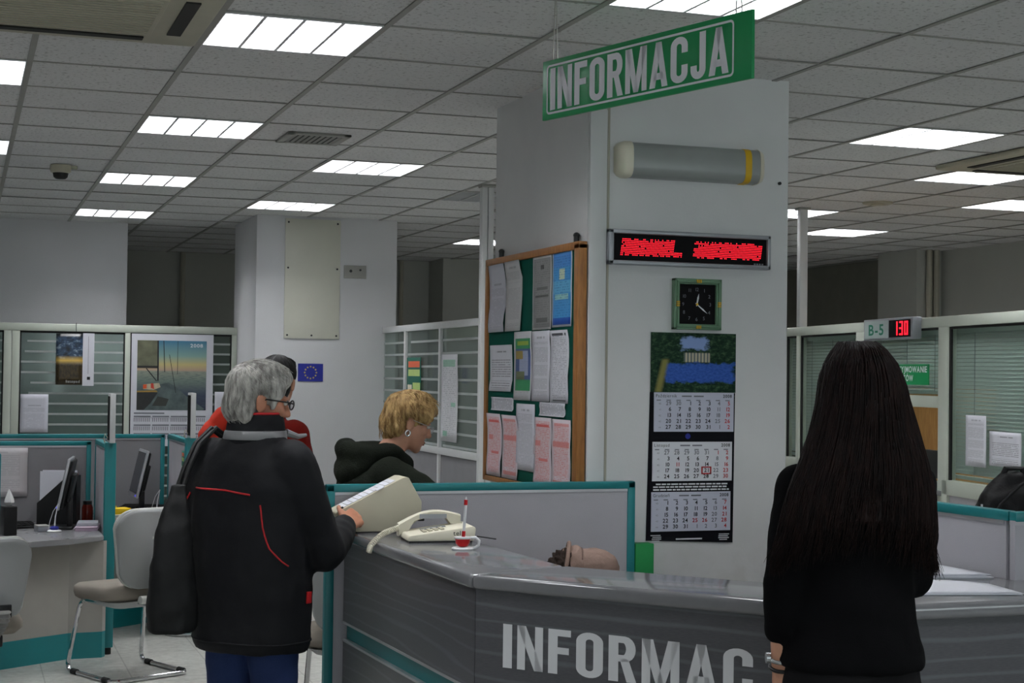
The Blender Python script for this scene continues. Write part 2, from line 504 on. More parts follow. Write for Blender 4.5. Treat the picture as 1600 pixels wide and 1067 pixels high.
def frame(o, x, y, z=None):
    """matrix with axes x,y,(z) at o"""
    x = Vector(x).normalized(); y = Vector(y).normalized()
    z = Vector(z).normalized() if z else x.cross(y)
    m_ = Matrix((x, y, z)).transposed().to_4x4()
    m_.translation = Vector(o)
    return m_

# text ---------------------------------------------------------------
GLY = {}
def glyph(ch, bold):
    k = (ch, bold)
    if k not in GLY:
        cu = bpy.data.curves.new('t', 'FONT'); cu.body = ch; cu.size = 1.0; cu.resolution_u = 3
        cu.offset = 0.022 if bold else 0.0
        o = bpy.data.objects.new('t', cu)
        me = bpy.data.meshes.new_from_object(o)
        V = [v.co.copy() for v in me.vertices]; F = [tuple(p.vertices) for p in me.polygons]
        adv = (max([v.x for v in V])+0.09) if V else 0.32
        GLY[k] = (V, F, adv)
        bpy.data.objects.remove(o); bpy.data.curves.remove(cu); bpy.data.meshes.remove(me)
    return GLY[k]
CAPH = max(v.y for v in glyph('H', False)[0])
def text(mb, s, Mx, h, w=None, bold=False, align='l', maxw=None):
    """flat lettering in the local xy plane of Mx, cap height h"""
    k = h/CAPH
    tot = sum(glyph(c, bold)[2] for c in s)
    kx = k if w is None else w/tot
    if maxw and tot*kx > maxw: kx = maxw/tot
    x = 0.0 if align == 'l' else (-tot*kx if align == 'r' else -tot*kx/2)
    for c in s:
        V, F, a = glyph(c, bold)
        if V: mb.add([(x+v.x*kx, v.y*k, 0) for v in V], F, Mx)
        x += a*kx
    return tot*kx

# condensed block lettering for the two INFORMACJA signs ------------
def ribbon(pts, wd, closed=False):
    P = []
    for p in pts:
        q = Vector((p[0], p[1]))
        if not P or (q-P[-1]).length > 1e-5: P.append(q)
    if closed and (P[0]-P[-1]).length < 1e-5: P.pop()
    n = len(P); L = []; R_ = []
    for i, p in enumerate(P):
        a = P[i-1] if (i > 0 or closed) else None
        b = P[(i+1) % n] if (i < n-1 or closed) else None
        d1 = (p-a).normalized() if a is not None else (b-p).normalized()
        d2 = (b-p).normalized() if b is not None else d1
        nrm = Vector((-(d1+d2).y, (d1+d2).x)).normalized()
        k = 1.0/max(0.5, nrm.dot(Vector((-d1.y, d1.x))))
        L.append(p+nrm*(wd/2*k)); R_.append(p-nrm*(wd/2*k))
    V = L+R_; F = []
    for i in range(n if closed else n-1):
        j = (i+1) % n
        F.append((i, n+i, n+j, j))
    return V, F
def arcp(cx, cy, rx, ry, a0, a1, n=6):
    return [(cx+rx*math.cos(math.radians(a0+(a1-a0)*i/n)), cy+ry*math.sin(math.radians(a0+(a1-a0)*i/n))) for i in range(n+1)]
def block_letter(c):
    t = 0.15; q = []; W = 0.42; h = t/2
    def poly(p): q.append(([Vector(x) for x in p], [tuple(range(len(p)))]))
    if c == 'I': W = 0.15; poly([(0, 0), (t, 0), (t, 1), (0, 1)])
    elif c == 'N':
        poly([(0, 0), (.13, 0), (.13, 1), (0, 1)]); poly([(.29, 0), (.42, 0), (.42, 1), (.29, 1)]); poly([(.0, 1), (.14, 1), (.42, 0), (.28, 0)])
    elif c == 'F':
        W = 0.36; poly([(0, 0), (t, 0), (t, 1), (0, 1)]); poly([(t, .85), (.36, .85), (.36, 1), (t, 1)]); poly([(t, .45), (.33, .45), (.33, .6), (t, .6)])
    elif c in 'OC':
        if c == 'O':
            p = arcp(.21, .79, .135, .135, 90, 180)+arcp(.21, .21, .135, .135, 180, 270)+arcp(.21, .21, .135, .135, 270, 360)+arcp(.21, .79, .135, .135, 0, 90)
            q.append(ribbon(p, t, True))
        else:
            p = [(.345, .64)]+arcp(.21, .79, .135, .135, 0, 180, 10)+arcp(.21, .21, .135, .135, 180, 360, 10)+[(.345, .38)]
            q.append(ribbon(p, t))
    elif c == 'R':
        poly([(0, 0), (t, 0), (t, 1), (0, 1)])
        q.append(ribbon([(t, .925), (.24, .925)]+arcp(.24, .72, .1, .205, 90, -90, 10)[0:]+[(t, .515)], t*0.98))
        poly([(.17, .5), (.3, .52), (.43, 0), (.28, 0)])
    elif c == 'M':
        W = 0.56; poly([(0, 0), (.13, 0), (.13, 1), (0, 1)]); poly([(.43, 0), (.56, 0), (.56, 1), (.43, 1)])
        poly([(.0, 1), (.17, 1), (.34, 0), (.22, 0)]); poly([(.39, 1), (.56, 1), (.34, 0), (.22, 0)])
    elif c == 'A':
        W = 0.46; poly([(0, 0), (.145, 0), (.3, 1), (.16, 1)]); poly([(.315, 0), (.46, 0), (.3, 1), (.16, 1)]); poly([(.1, .17), (.36, .17), (.34, .32), (.12, .32)])
    elif c == 'J':
        W = 0.36; q.append(ribbon([(.285, 1), (.285, .21)]+arcp(.18, .21, .105, .135, 0, -180, 10)+[(.075, .3)], t))
    return q, W
def block_word(mb, s, Mx, h, total, gap=0.075):
    tot = sum(block_letter(c)[1] for c in s)+gap*(len(s)-1)
    k = total/tot
    x = 0
    for i, c in enumerate(s):
        q, W = block_letter(c)
        for V, F in q:
            mb.add([((x+v[0])*k, v[1]*h, 0.0) for v in V], F, Mx)
        x += W+gap

def disc(mb, c, x, y, r, n=6):
    c, x, y = Vector(c), Vector(x), Vector(y)
    mb.add([c+x*(r*math.cos(2*PI*i/n))+y*(r*math.sin(2*PI*i/n)) for i in range(n)], [tuple(range(n))])

def structure(name, mb, mat, **kw):
    o = mb.build(name, mat, **kw); o['kind'] = 'structure'
    return o
X, Y, Z = Vector((1, 0, 0)), Vector((0, 1, 0)), Vector((0, 0, 1))
# ------------------------------------------------------------ room shell
b = MB(); b.box(-2.6, 9.1, -3.1, 17.2, -0.06, 0); structure('floor', b, M['floor'], smooth=False)
b = MB(); b.box(-2.6, -2.5, -3.1, 17.2, 0, 3.3); structure('wall_left', b, M['wall'], smooth=False)
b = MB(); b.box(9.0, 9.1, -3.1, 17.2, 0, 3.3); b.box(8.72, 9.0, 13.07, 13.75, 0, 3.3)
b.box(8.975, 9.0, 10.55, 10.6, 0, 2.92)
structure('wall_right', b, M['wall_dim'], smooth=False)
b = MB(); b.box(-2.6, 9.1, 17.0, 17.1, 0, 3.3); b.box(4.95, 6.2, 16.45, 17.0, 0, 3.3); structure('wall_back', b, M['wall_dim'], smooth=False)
b = MB(); b.box(-2.6, 9.1, -3.1, -3.0, 0, 0.9); b.box(-2.6, 9.1, -3.1, -3.0, 2.5, 3.3)
for xa, xb in ((-2.6, -2.1), (0.3, 1.4), (3.8, 4.9), (7.3, 9.1)): b.box(xa, xb, -3.1, -3.0, 0.9, 2.5)
structure('wall_front', b, M['wall'], smooth=False)
for i, wx in enumerate((-0.9, 2.6, 6.1)):  # unseen windows made up to go with the front fill lamps
    b = MB()
    for q in (-1.2, -0.03, 1.14): b.box(wx+q, wx+q+0.06, -3.09, -3.02, 0.9, 2.5)
    for z in (0.9, 2.44): b.box(wx-1.2, wx+1.2, -3.09, -3.02, z, z+0.06)
    wn = structure('window_%d' % (i+1), b, M['white_frame'], smooth=False)
    b = MB(); b.box(wx-1.15, wx+1.15, -3.058, -3.052, 0.95, 2.45); gp = b.build('pane', M['glass_booth'], wn, smooth=False)
b = MB(); b.box(-2.5, 1.337, 13.9, 17.0, 0, 3.3); structure('wall_corner', b, M['wall'], smooth=False)
b = MB(); b.box(2.225, 3.39, 12.6, 13.66, 0, 3.3); structure('column', b, M['wall'], smooth=False)
b = MB(); b.box(2.393, 3.317, 5.93, 7.1, 0, 3.3, bev=0.006); structure('column', b, M['pillar'], smooth=False)
b = MB(); b.box(2.394, 2.470, 5.905, 5.93, 0, 2.74, bev=0.004); structure('trim_1', b, M['white_frame'])
b = MB(); b.tube([(2.480, 5.922, 0), (2.480, 5.922, 2.92)], 0.007, 8); structure('trim_2', b, M['pipe'])
b = MB(); b.tube([(2.21, 16.96, 0), (2.21, 16.96, 2.92)], 0.03, 10); b.tube([(4.62, 16.96, 0), (4.62, 16.96, 2.92)], 0.025, 10); structure('trim_3', b, M['pipe'])
b = MB()
for xx in (8.83, 8.91): b.tube([(xx, 13.02, 0), (xx, 13.02, 2.92)], 0.03, 10)
structure('trim_4', b, M['pipe'])
b = MB(); b.box(8.97, 9.0, 13.76, 16.98, 0, 2.9); structure('trim_6', b, plain('dark_olive_cladding', (112, 112, 102), 0.7), smooth=False)

# ceiling: tiles cut around the recessed fittings
GX, GY, T = 0.843, 5.541, 0.6
def cell(k, j): return (GX+T*k, GY+T*j)
LIT = [(0, 0), (0, 4), (0, 8), (0, 12), (-2, 2), (-2, 6), (-2, 10), (2, -2), (2, 6), (2, 10), (6, 2), (6, 6), (6, 10), (6, 14),
       (8, 4), (8, 8), (10, 6), (10, 10), (10, 2), (6, -2), (-2, -2), (2, -6), (4, 4), (-2, -6), (6, -6), (10, -2)]
UNLIT = [(4, 8)]
holes = [cell(k, j) for k, j in LIT+UNLIT]
def in_hole(x, y):
    return any(hx < x < hx+T and hy < y < hy+T for hx, hy in holes)
b = MB()
k0, k1, j0, j1 = -6, 14, -15, 19
rr = random.Random(3)
for k in range(k0, k1):
    for j in range(j0, j1+1):
        x, y = cell(k, j)
        if in_hole(x+T/2, y+T/2): continue
        tl = [rr.uniform(0, 0.004) for _ in range(4)]
        b.add([(x, y, CEIL+tl[0]), (x+T, y, CEIL+tl[1]), (x+T, y+T, CEIL+tl[2]), (x, y+T, CEIL+tl[3])], [(3, 2, 1, 0)])
structure('ceiling', b, M['tile'], smooth=False)
b = MB()
for k in range(k0, k1+1): b.box(GX+T*k-0.012, GX+T*k+0.012, -3, 17, CEIL-0.004, CEIL+0.001)
for j in range(j0, j1+1): b.box(-2.5, 9.0, GY+T*j-0.007, GY+T*j+0.007, CEIL-0.0025, CEIL+0.001)
structure('trim_5', b, M['tbar'], smooth=False)
b = MB(); b.box(-2.6, 9.1, -3.1, 17.2, 3.2, 3.3); structure('ceiling', b, M['wall_dim'], smooth=False)

# ------------------------------------------------------------ recessed ceiling lights
def make_light(x, y, lit, label, group):
    t = thing('ceiling_light', label, 'ceiling light', (x+T/2, y+T/2, CEIL), 0, group)
    h = 0.284
    f = MB()
    for s_ in (-1, 1):
        f.box(s_*0.298, s_*h, -0.298, 0.298, -0.004, 0.1); f.box(-h, h, s_*0.298, s_*h, -0.004, 0.1)
    f.box(-0.298, 0.298, -0.298, 0.298, 0.1, 0.106)
    f.build('housing', M['louvre'], t, world=False, smooth=False)
    d = MB(); d.box(-h, h, -h, h, 0.08, 0.085)
    d.build('diffuser', M['lamp_white'] if lit else M['unlit'], t, world=False, smooth=False)
    l = MB()
    for i in range(1, 4): l.box(-h+i*h/2-0.006, -h+i*h/2+0.006, -h, h, -0.003, 0.05)
    for j in range(1, 9): l.box(-h, h, -h+j*2*h/9-0.002, -h+j*2*h/9+0.002, 0.0, 0.05)
    l.build('louvre', M['louvre'], t, world=False, smooth=False)
    return t
names = {(0, 0): 'bright ceiling light beside the ceiling air conditioner, largest in the picture',
 (0, 4): 'lit ceiling light beside the square ceiling vent',
 (0, 8): 'lit ceiling light, third from the front in the row over the left desks',
 (0, 12): 'lit ceiling light, farthest in the row over the left desks',
 (-2, 2): 'lit ceiling light cut by the picture edge, nearer of two at far left',
 (-2, 6): 'lit ceiling light cut by the picture edge, farther of two at far left',
 (2, -2): 'lit ceiling light directly above the hanging green sign',
 (2, 6): 'lit ceiling light beyond the square ceiling vent, above the blank cream board',
 (2, 10): 'lit ceiling light close to the top of the far column',
 (6, 2): 'largest lit ceiling light to the right of the pillar',
 (8, 4): 'lit ceiling light right beside the right-hand air conditioner',
 (8, 8): 'lit ceiling light half hidden by the pillar behind the slim white pole',
 (10, 6): 'lit ceiling light cut by the right edge, below the right-hand air conditioner',
 (10, 10): 'farthest lit ceiling light over the booth with blinds',
 (6, 14): 'far ceiling light seen past the pillar beside the notice board'}
LP = None
for k, j in LIT:
    x, y = cell(k, j)
    lab = names.get((k, j), 'lit square ceiling light with louvres, outside the picture or behind the pillar')
    if LP is None:
        LP = make_light(x, y, True, lab, 'recessed ceiling lights')
    else:
        copy_tree(LP, None, (x+T/2, y+T/2, CEIL), None, lab)
make_light(*cell(4, 8), False, 'dark unlit ceiling panel behind the pillar by the tall pole', 'recessed ceiling lights')

# air conditioners in the ceiling
def make_ac(cx, cy, label):
    t = thing('ceiling_air_conditioner', label, 'air conditioner', (cx, cy, CEIL), 0, 'ceiling air conditioners')
    s_ = 0.475
    p = MB(); p.box(-s_, s_, -s_, s_, -0.03, 0.0, bev=0.012); p.build('casing', M['ac'], t, world=False)
    g = MB(); g.box(-0.29, 0.29, -0.29, 0.29, -0.04, -0.029, bev=0.004)
    for i in range(15): g.box(-0.27, 0.27, -0.27+i*0.037, -0.262+i*0.037, -0.044, -0.039)
    g.build('intake_grille', M['ac'], t, world=False)
    for a in range(4):
        m_ = Matrix.Rotation(a*PI/2, 4, 'Z')
        q = MB(); q.box(-0.27, 0.27, 0.345, 0.395, -0.036, -0.0295, Mx=m_); o = q.build('air_slot', M['ac_dark'], t, world=False)
    return t
ac = make_ac(0.345, 5.59, 'ivory ceiling air conditioner at the top left corner beside a bright light')
copy_tree(ac, None, (5.86, 7.42, CEIL), None, 'ivory ceiling air conditioner above the booth with blinds, cut by the right edge')

t = thing('ceiling_vent', 'square slatted grey ceiling vent between two lit lights', 'vent', (1.77, 8.35, CEIL))
f = MB()
for s_ in (-1, 1): f.box(s_*0.17, s_*0.13, -0.18, 0.18, -0.012, 0.0, bev=0.003); f.box(-0.17, 0.17, s_*0.18, s_*0.14, -0.012, 0.0, bev=0.003)
f.build('frame', M['tbar'], t, world=False)
f = MB(); f.box(-0.14, 0.14, -0.15, 0.15, -0.006, -0.0045); f.build('backing', M['ac_dark'], t, world=False, smooth=False)
f = MB()
for i in range(9):
    f.box(-0.006, 0.006, -0.14, 0.14, -0.001, 0.001, Mx=Matrix.Translation((-0.12+i*0.03, 0, -0.010)) @ Matrix.Rotation(0.6, 4, 'Y'))
f.build('slats', M['tbar'], t, world=False)

t = thing('smoke_detector', 'cream smoke detector under the ceiling above the left desks', 'smoke detector', (0.56, 10.12, CEIL))
f = MB(); f.lathe([(0.062, 0), (0.065, -0.02), (0.06, -0.045), (0.05, -0.05)]); f.build('base', M['ac'], t, world=False)
f = MB(); f.lathe([(0.048, -0.048), (0.042, -0.075), (0.03, -0.085), (0.01, -0.087)]); f.build('sensor_head', M['ac_dark'], t, world=False)
f = MB(); f.box(0.06, 0.1, -0.008, 0.008, -0.022, 0.0, bev=0.003); f.build('bracket', M['ac'], t, world=False)
t = thing('round_ceiling_vent', 'round beige ceiling vent right of the pillar', 'vent', (6.15, 9.71, CEIL))
f = MB(); f.lathe([(0.11, 0), (0.105, -0.012), (0.08, -0.018), (0.05, -0.01), (0.045, -0.02), (0.01, -0.022)]); f.build('diffuser_ring', M['ac'], t, world=False)

# ------------------------------------------------------------ hanging INFORMACJA sign
a0 = Vector((1.829, 4.933, 2.703)); a1 = Vector((2.112, 3.985, 2.703))
dx = (a1-a0).normalized(); L = (a1-a0).length
nrm = dx.cross(Z)      # towards the camera side
if nrm.dot(Vector((0, 0, 1.65))-a0) < 0: nrm = -nrm
rz = math.atan2(dx.y, dx.x)
t = thing('hanging_sign', 'green hanging sign reading INFORMACJA in white letters', 'sign', (a0.x, a0.y, 2.505), rz)
H = 0.198
s_ = MB(); s_.box(0, L, -0.006, 0.006, 0, H, bev=0.002); s_.build('board', M['green_sign'], t, world=False)
def rrect(mb, x0, x1, z0, z1, r, wd, y):
    p = arcp(x1-r, z1-r, r, r, 0, 90, 4)+arcp(x0+r, z1-r, r, r, 90, 180, 4)+arcp(x0+r, z0+r, r, r, 180, 270, 4)+arcp(x1-r, z0+r, r, r, 270, 360, 4)
    V, F = ribbon(p, wd, True)
    mb.add([(v[0], y, v[1]) for v in V], F)
s_ = MB(); rrect(s_, 0.028, L-0.075, 0.02, H-0.02, 0.012, 0.007, -0.0075); s_.build('border', M['sign_white'], t, world=False, smooth=False)
s_ = MB(); block_word(s_, 'INFORMACJA', frame((0.045, -0.0075, 0.0295), X, Z), 0.139, L-0.075-0.063, 0.07); s_.build('lettering', M['sign_white'], t, world=False, smooth=False)
for xx in (0.06, L-0.06):
    s_ = MB()
    for q in (-0.012, 0.012): s_.tube([(xx+q, 0, H), (xx+q*0.2, 0.0, CEIL-2.505)], 0.0018, 6)
    s_.build('hanging_cord', M['cord'], t, world=False)

# ------------------------------------------------------------ on the pillar
t = thing('emergency_lamp', 'long grey emergency lamp with a yellow band high on the pillar', 'lamp', (2.84, 5.93, 2.54))
x0, x1 = -0.334, 0.334
def stad(h, d, n=8):
    return [(-(d-0.03)-0.03*math.sin(PI*i/n) if 0 < i < n else -(d-0.03), h*math.cos(PI*i/n)) for i in range(n+1)]
def dome(x, h=0.072, d=0.075):
    p = [(0, -h), (0, h)]+[(-d*math.sin(PI*i/12)**0.45, h*math.copysign(abs(math.cos(PI*i/12))**0.55, math.cos(PI*i/12))) for i in range(1, 12)]
    return [Vector((x, yy, zz)) for yy, zz in p]
s_ = MB(); s_.loft([dome(x0+0.055), dome(x1-0.03)]); s_.build('diffuser', M['lamp_grey'], t, world=False, angle=50)
for q in ((x0, 1), (x1, -1)):
    s_ = MB(); ww = 0.055 if q[1] > 0 else 0.03
    s_.loft([dome(q[0], 0.05, 0.05), dome(q[0]+q[1]*0.012, 0.066, 0.07), dome(q[0]+q[1]*0.03, 0.074, 0.078), dome(q[0]+q[1]*(ww+0.002), 0.075, 0.079)]); s_.build('end_cap', M['cream'], t, world=False, angle=50)
s_ = MB(); s_.loft([dome(0.233, 0.0735, 0.0765), dome(0.262, 0.0735, 0.0765)]); s_.build('yellow_band', M['yellow'], t, world=False, angle=50)
tag(MB().cyl((3.272, 5.93, 2.482), (3.272, 5.922, 2.482), 0.007).build('wall_plug', M['dark_mark']), 'small dark plug in the pillar beside the emergency lamp', 'wall plug')

t = thing('led_display', 'long red dot LED message display on the pillar', 'display', (2.84, 5.93, 2.18))
s_ = MB(); xa, xb, za, zb = -0.369, 0.369, -0.071, 0.072
s_.box(xa, xb, -0.05, 0, zb-0.017, zb, bev=0.004); s_.box(xa, xb, -0.05, 0, za, za+0.017, bev=0.004); s_.box(xa, xa+0.022, -0.05, 0, za, zb, bev=0.004); s_.box(xb-0.016, xb, -0.05, 0, za, zb, bev=0.004)
s_.build('case', M['alu_paint'], t, world=False)
s_ = MB(); s_.box(xa+0.02, xb-0.014, -0.036, -0.002, za+0.015, zb-0.015); s_.build('screen', M['led_face'], t, world=False, smooth=False)
s_ = MB(); rr = random.Random(5)
for (c0, c1, ext) in ((-0.308, -0.035, True), (0.018, 0.33, False)):
    n = int((c1-c0)/0.0066)
    edge = [rr.random() for _ in range(n+1)]
    for i in range(n+1):
        for r in range(10):
            sh = 0.0007*(r-4.5)*1.4
            if r == 9 and (edge[i] < 0.5): continue
            if r == 0 and (edge[(i*3) % (n+1)] < 0.3): continue
            if ext and i > n-6 and r > 2: continue
            if not ext and i < 3 and r > 5 and r < 8: continue
            if rr.random() < 0.03: continue
            x = c0+i*0.0066+sh
            disc(s_, (x, -0.0368, -0.031+r*0.0072), X, Z, 0.0025, 6)
s_.build('lit_message', M['red_led'], t, world=False, smooth=False)
s_ = MB(); text(s_, 'LED', frame((0.30, -0.0368, -0.0535), X, Z), 0.007); s_.bm.clear(); [s_.box(0.295+i*0.012, 0.303+i*0.012, -0.0372, -0.0365, -0.053, -0.046) for i in range(4)]
s_.build('maker_mark', M['ink_grey'], t, world=False, smooth=False)

# clock
t = thing('wall_clock', 'square green framed wall clock with black face on the pillar', 'clock', (2.882, 5.93, 1.956))
s_ = MB(); w_, h_ = 0.108, 0.106
for i, (o_, i_, d_) in enumerate(((1.0, 0.9, 0.032), (0.91, 0.84, 0.038), (0.85, 0.78, 0.030))):
    for q in (-1, 1):
        s_.box(q*w_*o_, q*w_*i_, -d_, 0, -h_*o_, h_*o_, bev=0.002); s_.box(-w_*o_, w_*o_, -d_, 0, q*h_*o_, q*h_*i_, bev=0.002)
s_.build('frame', M['clock_green'], t, world=False)
s_ = MB(); s_.box(-w_*0.8, w_*0.8, -0.016, 0, -h_*0.8, h_*0.8); s_.build('face', M['led_face'], t, world=False, smooth=False)
s_ = MB()
for i in range(1, 13):
    a = math.radians(90-30*i); k = 1.0/max(abs(math.cos(a)), abs(math.sin(a)))
    k = 0.5*k+0.5
    text(s_, str(i), frame((0.062*k*math.cos(a), -0.0165, 0.062*k*math.sin(a)-0.007), X, Z), 0.014, align='c')
s_.build('numerals', M['ink_grey'], t, world=False, smooth=False)
for nm, ang, ln, wd in (('hour_hand', 79, 0.046, 0.004), ('minute_hand', -38, 0.062, 0.003)):
    a = math.radians(ang); d = Vector((math.cos(a), 0, math.sin(a))); p = Vector((-d.z, 0, d.x))
    s_ = MB(); o = Vector((0, -0.018, 0))
    s_.add([o-d*0.008-p*wd*0.5, o-d*0.008+p*wd*0.5, o+d*ln*0.6+p*wd, o+d*ln, o+d*ln*0.6-p*wd], [(0, 1, 2, 3, 4)]); s_.build(nm, M['ink_white'], t, world=False, smooth=False)
s_ = MB(); s_.cyl((0, -0.016, 0), (0, -0.021, 0), 0.005); s_.build('hub', M['gold'], t, world=False)
for a in range(4):
    s_ = MB(); m_ = Matrix.Rotation(a*PI/2, 4, 'Y')
    for i in (-1, 0, 1): s_.box(i*0.008-0.003, i*0.008+0.003, -0.0405, -0.03, 0.088, 0.102, bev=0.001, Mx=m_)
    s_.build('gold_ornament', M['gold'], t, world=False)

# three month calendar
t = thing('wall_calendar', 'long black three-month calendar for 2008 with a lake picture on the pillar', 'calendar', (2.873, 5.93, 1.4))
def picture_lake():
    n = N('lake_picture_print')
    u, v = n.uv()
    co = n.coord('UV')
    nz = n.noise(co, 9, 5, 0.65)
    dz = n.math('MULTIPLY', n.math('SUBTRACT', nz, 0.5), 0.22)
    uu = n.math('ADD', u, dz); vv = n.math('ADD', v, dz)
    c = n.ramp(n.noise(co, 16, 5, 0.7), [(0.3, lin((12, 24, 22))), (0.5, lin((24, 48, 34))), (0.72, lin((70, 96, 66)))])
    sky = n.boxm(uu, vv, 0.36, 0.66, 0.72, 0.92, 0.02)
    c = n.mix(sky, c, lin((128, 150, 196)))
    c = n.mix(n.boxm(u, v, 0.39, 0.69, 0.51, 0.665, 0.01), c, n.mix(n.band(n.math('FRACT', n.math('MULTIPLY', u, 26.0)), 0.0, 0.5, 0.1), lin((178, 170, 146)), lin((96, 104, 104))))
    c = n.mix(n.boxm(uu, vv, 0.17, 0.985, 0.17, 0.49, 0.02), c, n.ramp(n.noise(co, 30, 2), [(0.3, lin((38, 70, 140))), (0.7, lin((56, 92, 166)))]))
    c = n.mix(n.boxm(n.math('SUBTRACT', u, n.math('MULTIPLY', v, 0.15)), v, 0.055, 0.125, 0.0, 0.55, 0.02), c, lin((120, 116, 66)))
    n.color(c); n.set(0.7, 0, 0.12)
    return n.m
s_ = MB()
s_.prism([(-0.193, 0.19), (0.197, 0.189), (0.192, -0.437), (-0.205, -0.421)], 0.001, 0.004, frame((0, 0, 0), X, Z))
s_.build('backing_card', M['cal_black'], t, world=False, smooth=False)
s_ = MB(); s_.sheet((-0.193, -0.0055, 0.19), X, Z, 0.391, 0.247, 0.0); s_.build('lake_picture', picture_lake(), t, world=False)
MONTHS = [('Październik', 0.027, -0.176, 0.189, M['cal_pad'], [29, 30]+list(range(1, 32))+[1, 2], (0, 1, 33, 34), ()),
          ('Listopad', -0.177, -0.181, 0.183, M['cal_pad_white'], [27, 28, 29, 30, 31]+list(range(1, 31)), (0, 1, 2, 3, 4), (5, 15)),
          ('Grudzień', -0.384, -0.184, 0.178, M['cal_pad'], list(range(1, 32))+[1, 2, 3, 4], (31, 32, 33, 34), (24, 25))]
for nm, z0, xa, xb, mt, days, dim, hol in MONTHS:
    ph = 0.162
    s_ = MB(); s_.prism([(xa, z0), (xb, z0), (xb, z0+ph), (xa, z0+ph)], 0.004, 0.008, frame((0, 0, 0), X, Z)); pad = s_.build('month_sheet', mt, t, world=False, smooth=False)
    kb, kr, kg = MB(), MB(), MB()
    W = xb-xa; cw = W/8.1; rh = 0.0245
    text(kb, nm, frame((xa+0.006, -0.0088, z0+ph-0.02), X, Z), 0.0125, maxw=0.11)
    text(kb, '2008', frame((xb-0.008, -0.0088, z0+ph-0.02), X, Z), 0.0125, align='r', maxw=0.06, bold=True)
    for q in range(2): kg.box(xa+0.125+q*0.055, xa+0.17+q*0.055, -0.0088, -0.0086, z0+ph-0.018, z0+ph-0.012)
    for i in range(8): kg.box(xa+0.01+i*cw, xa+0.03+i*cw, -0.0088, -0.0086, z0+ph-0.034, z0+ph-0.030)
    for i, d in enumerate(days):
        r, c_ = divmod(i, 7)
        mb = kr if (c_ == 6 or i in hol) else (kg if (c_ == 5 or i in dim) else kb)
        text(mb, str(d), frame((xa+cw*(c_+1.75), -0.0088, z0+ph-0.052-r*rh), X, Z), 0.0155, align='r', bold=True)
    for r in range(5): text(kg, str(40+r), frame((xa+cw*0.7, -0.0088, z0+ph-0.05-r*rh), X, Z), 0.007, align='r')
    for mb, mat, pn in ((kb, 'ink', 'black_dates'), (kg, 'ink_grey', 'grey_dates'), (kr, 'ink_red', 'red_dates')):
        mb.build(pn, M[mat], pad, world=False, smooth=False)
    if nm == 'Listopad':
        mk = MB(); x = xa+cw*5.45; z = z0+ph-0.052-3*rh+0.007
        for q in (-1, 1): mk.box(x+q*0.023, x+q*0.017, -0.0105, -0.009, z-0.016, z+0.016); mk.box(x-0.023, x+0.023, -0.0105, -0.009, z+q*0.016, z+q*0.011)
        mk.build('date_marker', M['ink_red'], t, world=False, smooth=False)
s_ = MB()
rr = random.Random(9)
for r in range(3):
    x = -0.175+(0.012 if r == 0 else 0)
    while x < 0.165:
        l = rr.uniform(0.012, 0.034); s_.box(x, min(x+l, 0.172), -0.0048, -0.0045, -0.193-r*0.0115, -0.187-r*0.0115); x += l+0.004
for x, l in ((-0.185, 0.05), (0.125, 0.05)):
    for r in range(4): s_.box(x+rr.uniform(0, .01), x+l-rr.uniform(0, .01), -0.0048, -0.0045, -0.402-r*0.0075, -0.3985-r*0.0075)
s_.box(-0.07, 0.05, -0.0048, -0.0045, -0.420, -0.414)
s_.build('small_print', M['ink_white'], t, world=False, smooth=False)
s_ = MB(); disc(s_, (-0.02, -0.0048, 0.008), X, Z, 0.012, 14); s_.build('emblem', M['flag_blue'], t, world=False, smooth=False)

# notice board on the pillar side, facing -X
t = thing('notice_board', 'green felt notice board in a brown wooden frame on the pillar side', 'notice board', (2.393, 6.51, 1.7))
xf = 2.352
s_ = MB(); s_.box(xf+0.012, 2.393, 5.93, 7.10, 1.175, 2.18); s_.build('felt', M['felt'], t, smooth=False)
s_ = MB()
s_.box(xf, 2.39, 5.915, 5.968, 1.16, 2.192, bev=0.004); s_.box(xf, 2.39, 7.085, 7.12, 1.16, 2.192, bev=0.004); s_.box(xf, 2.39, 5.915, 7.12, 2.168, 2.2, bev=0.004); s_.box(xf, 2.39, 5.915, 7.12, 1.155, 1.178, bev=0.004)
s_.build('frame', M['wood'], t)
for yy in (6.0, 6.95):
    s_ = MB(); s_.cyl((2.375, yy, 2.195), (2.375, yy, 2.225), 0.012); s_.ell((2.375, yy, 2.23), (0.014, 0.014, 0.012)); s_.build('hook', M['black'], t)
A4 = text_sheet('letter_print_a', rows=52, seed=1.0, strength=0.55)
A4b = text_sheet('letter_print_b', base=(200, 199, 200), rows=60, seed=2.3, strength=0.45)
A4c = text_sheet('letter_print_c', base=(212, 211, 220), rows=48, seed=4.1, strength=0.55)
A4t = text_sheet('table_print', base=(206, 206, 216), ink=(130, 130, 146), rows=60, seed=6.0, strength=0.5, words=8, top=0.3)
big = text_sheet('large_type_print', rows=20, seed=7.0, strength=0.65, ink=(90, 90, 98), margin=0.08, top=0.15)
smallp = text_sheet('note_print', rows=11, seed=8.0, strength=0.75, ink=(80, 82, 92), margin=0.05, title=False, top=0.02, words=18)
grey_poster = block_sheet('grey_poster_print', (206, 206, 206), [(0.05, 0.95, 0.03, 0.97, (138, 138, 138)), (0.42, 0.6, 0.82, 0.88, (70, 70, 70)), (0.15, 0.85, 0.44, 0.47, (80, 80, 80)), (0.2, 0.8, 0.1, 0.16, (96, 96, 96)), (0.22, 0.8, 0.54, 0.58, (104, 104, 104))], 34, 1.5, (104, 104, 104), 0.5)
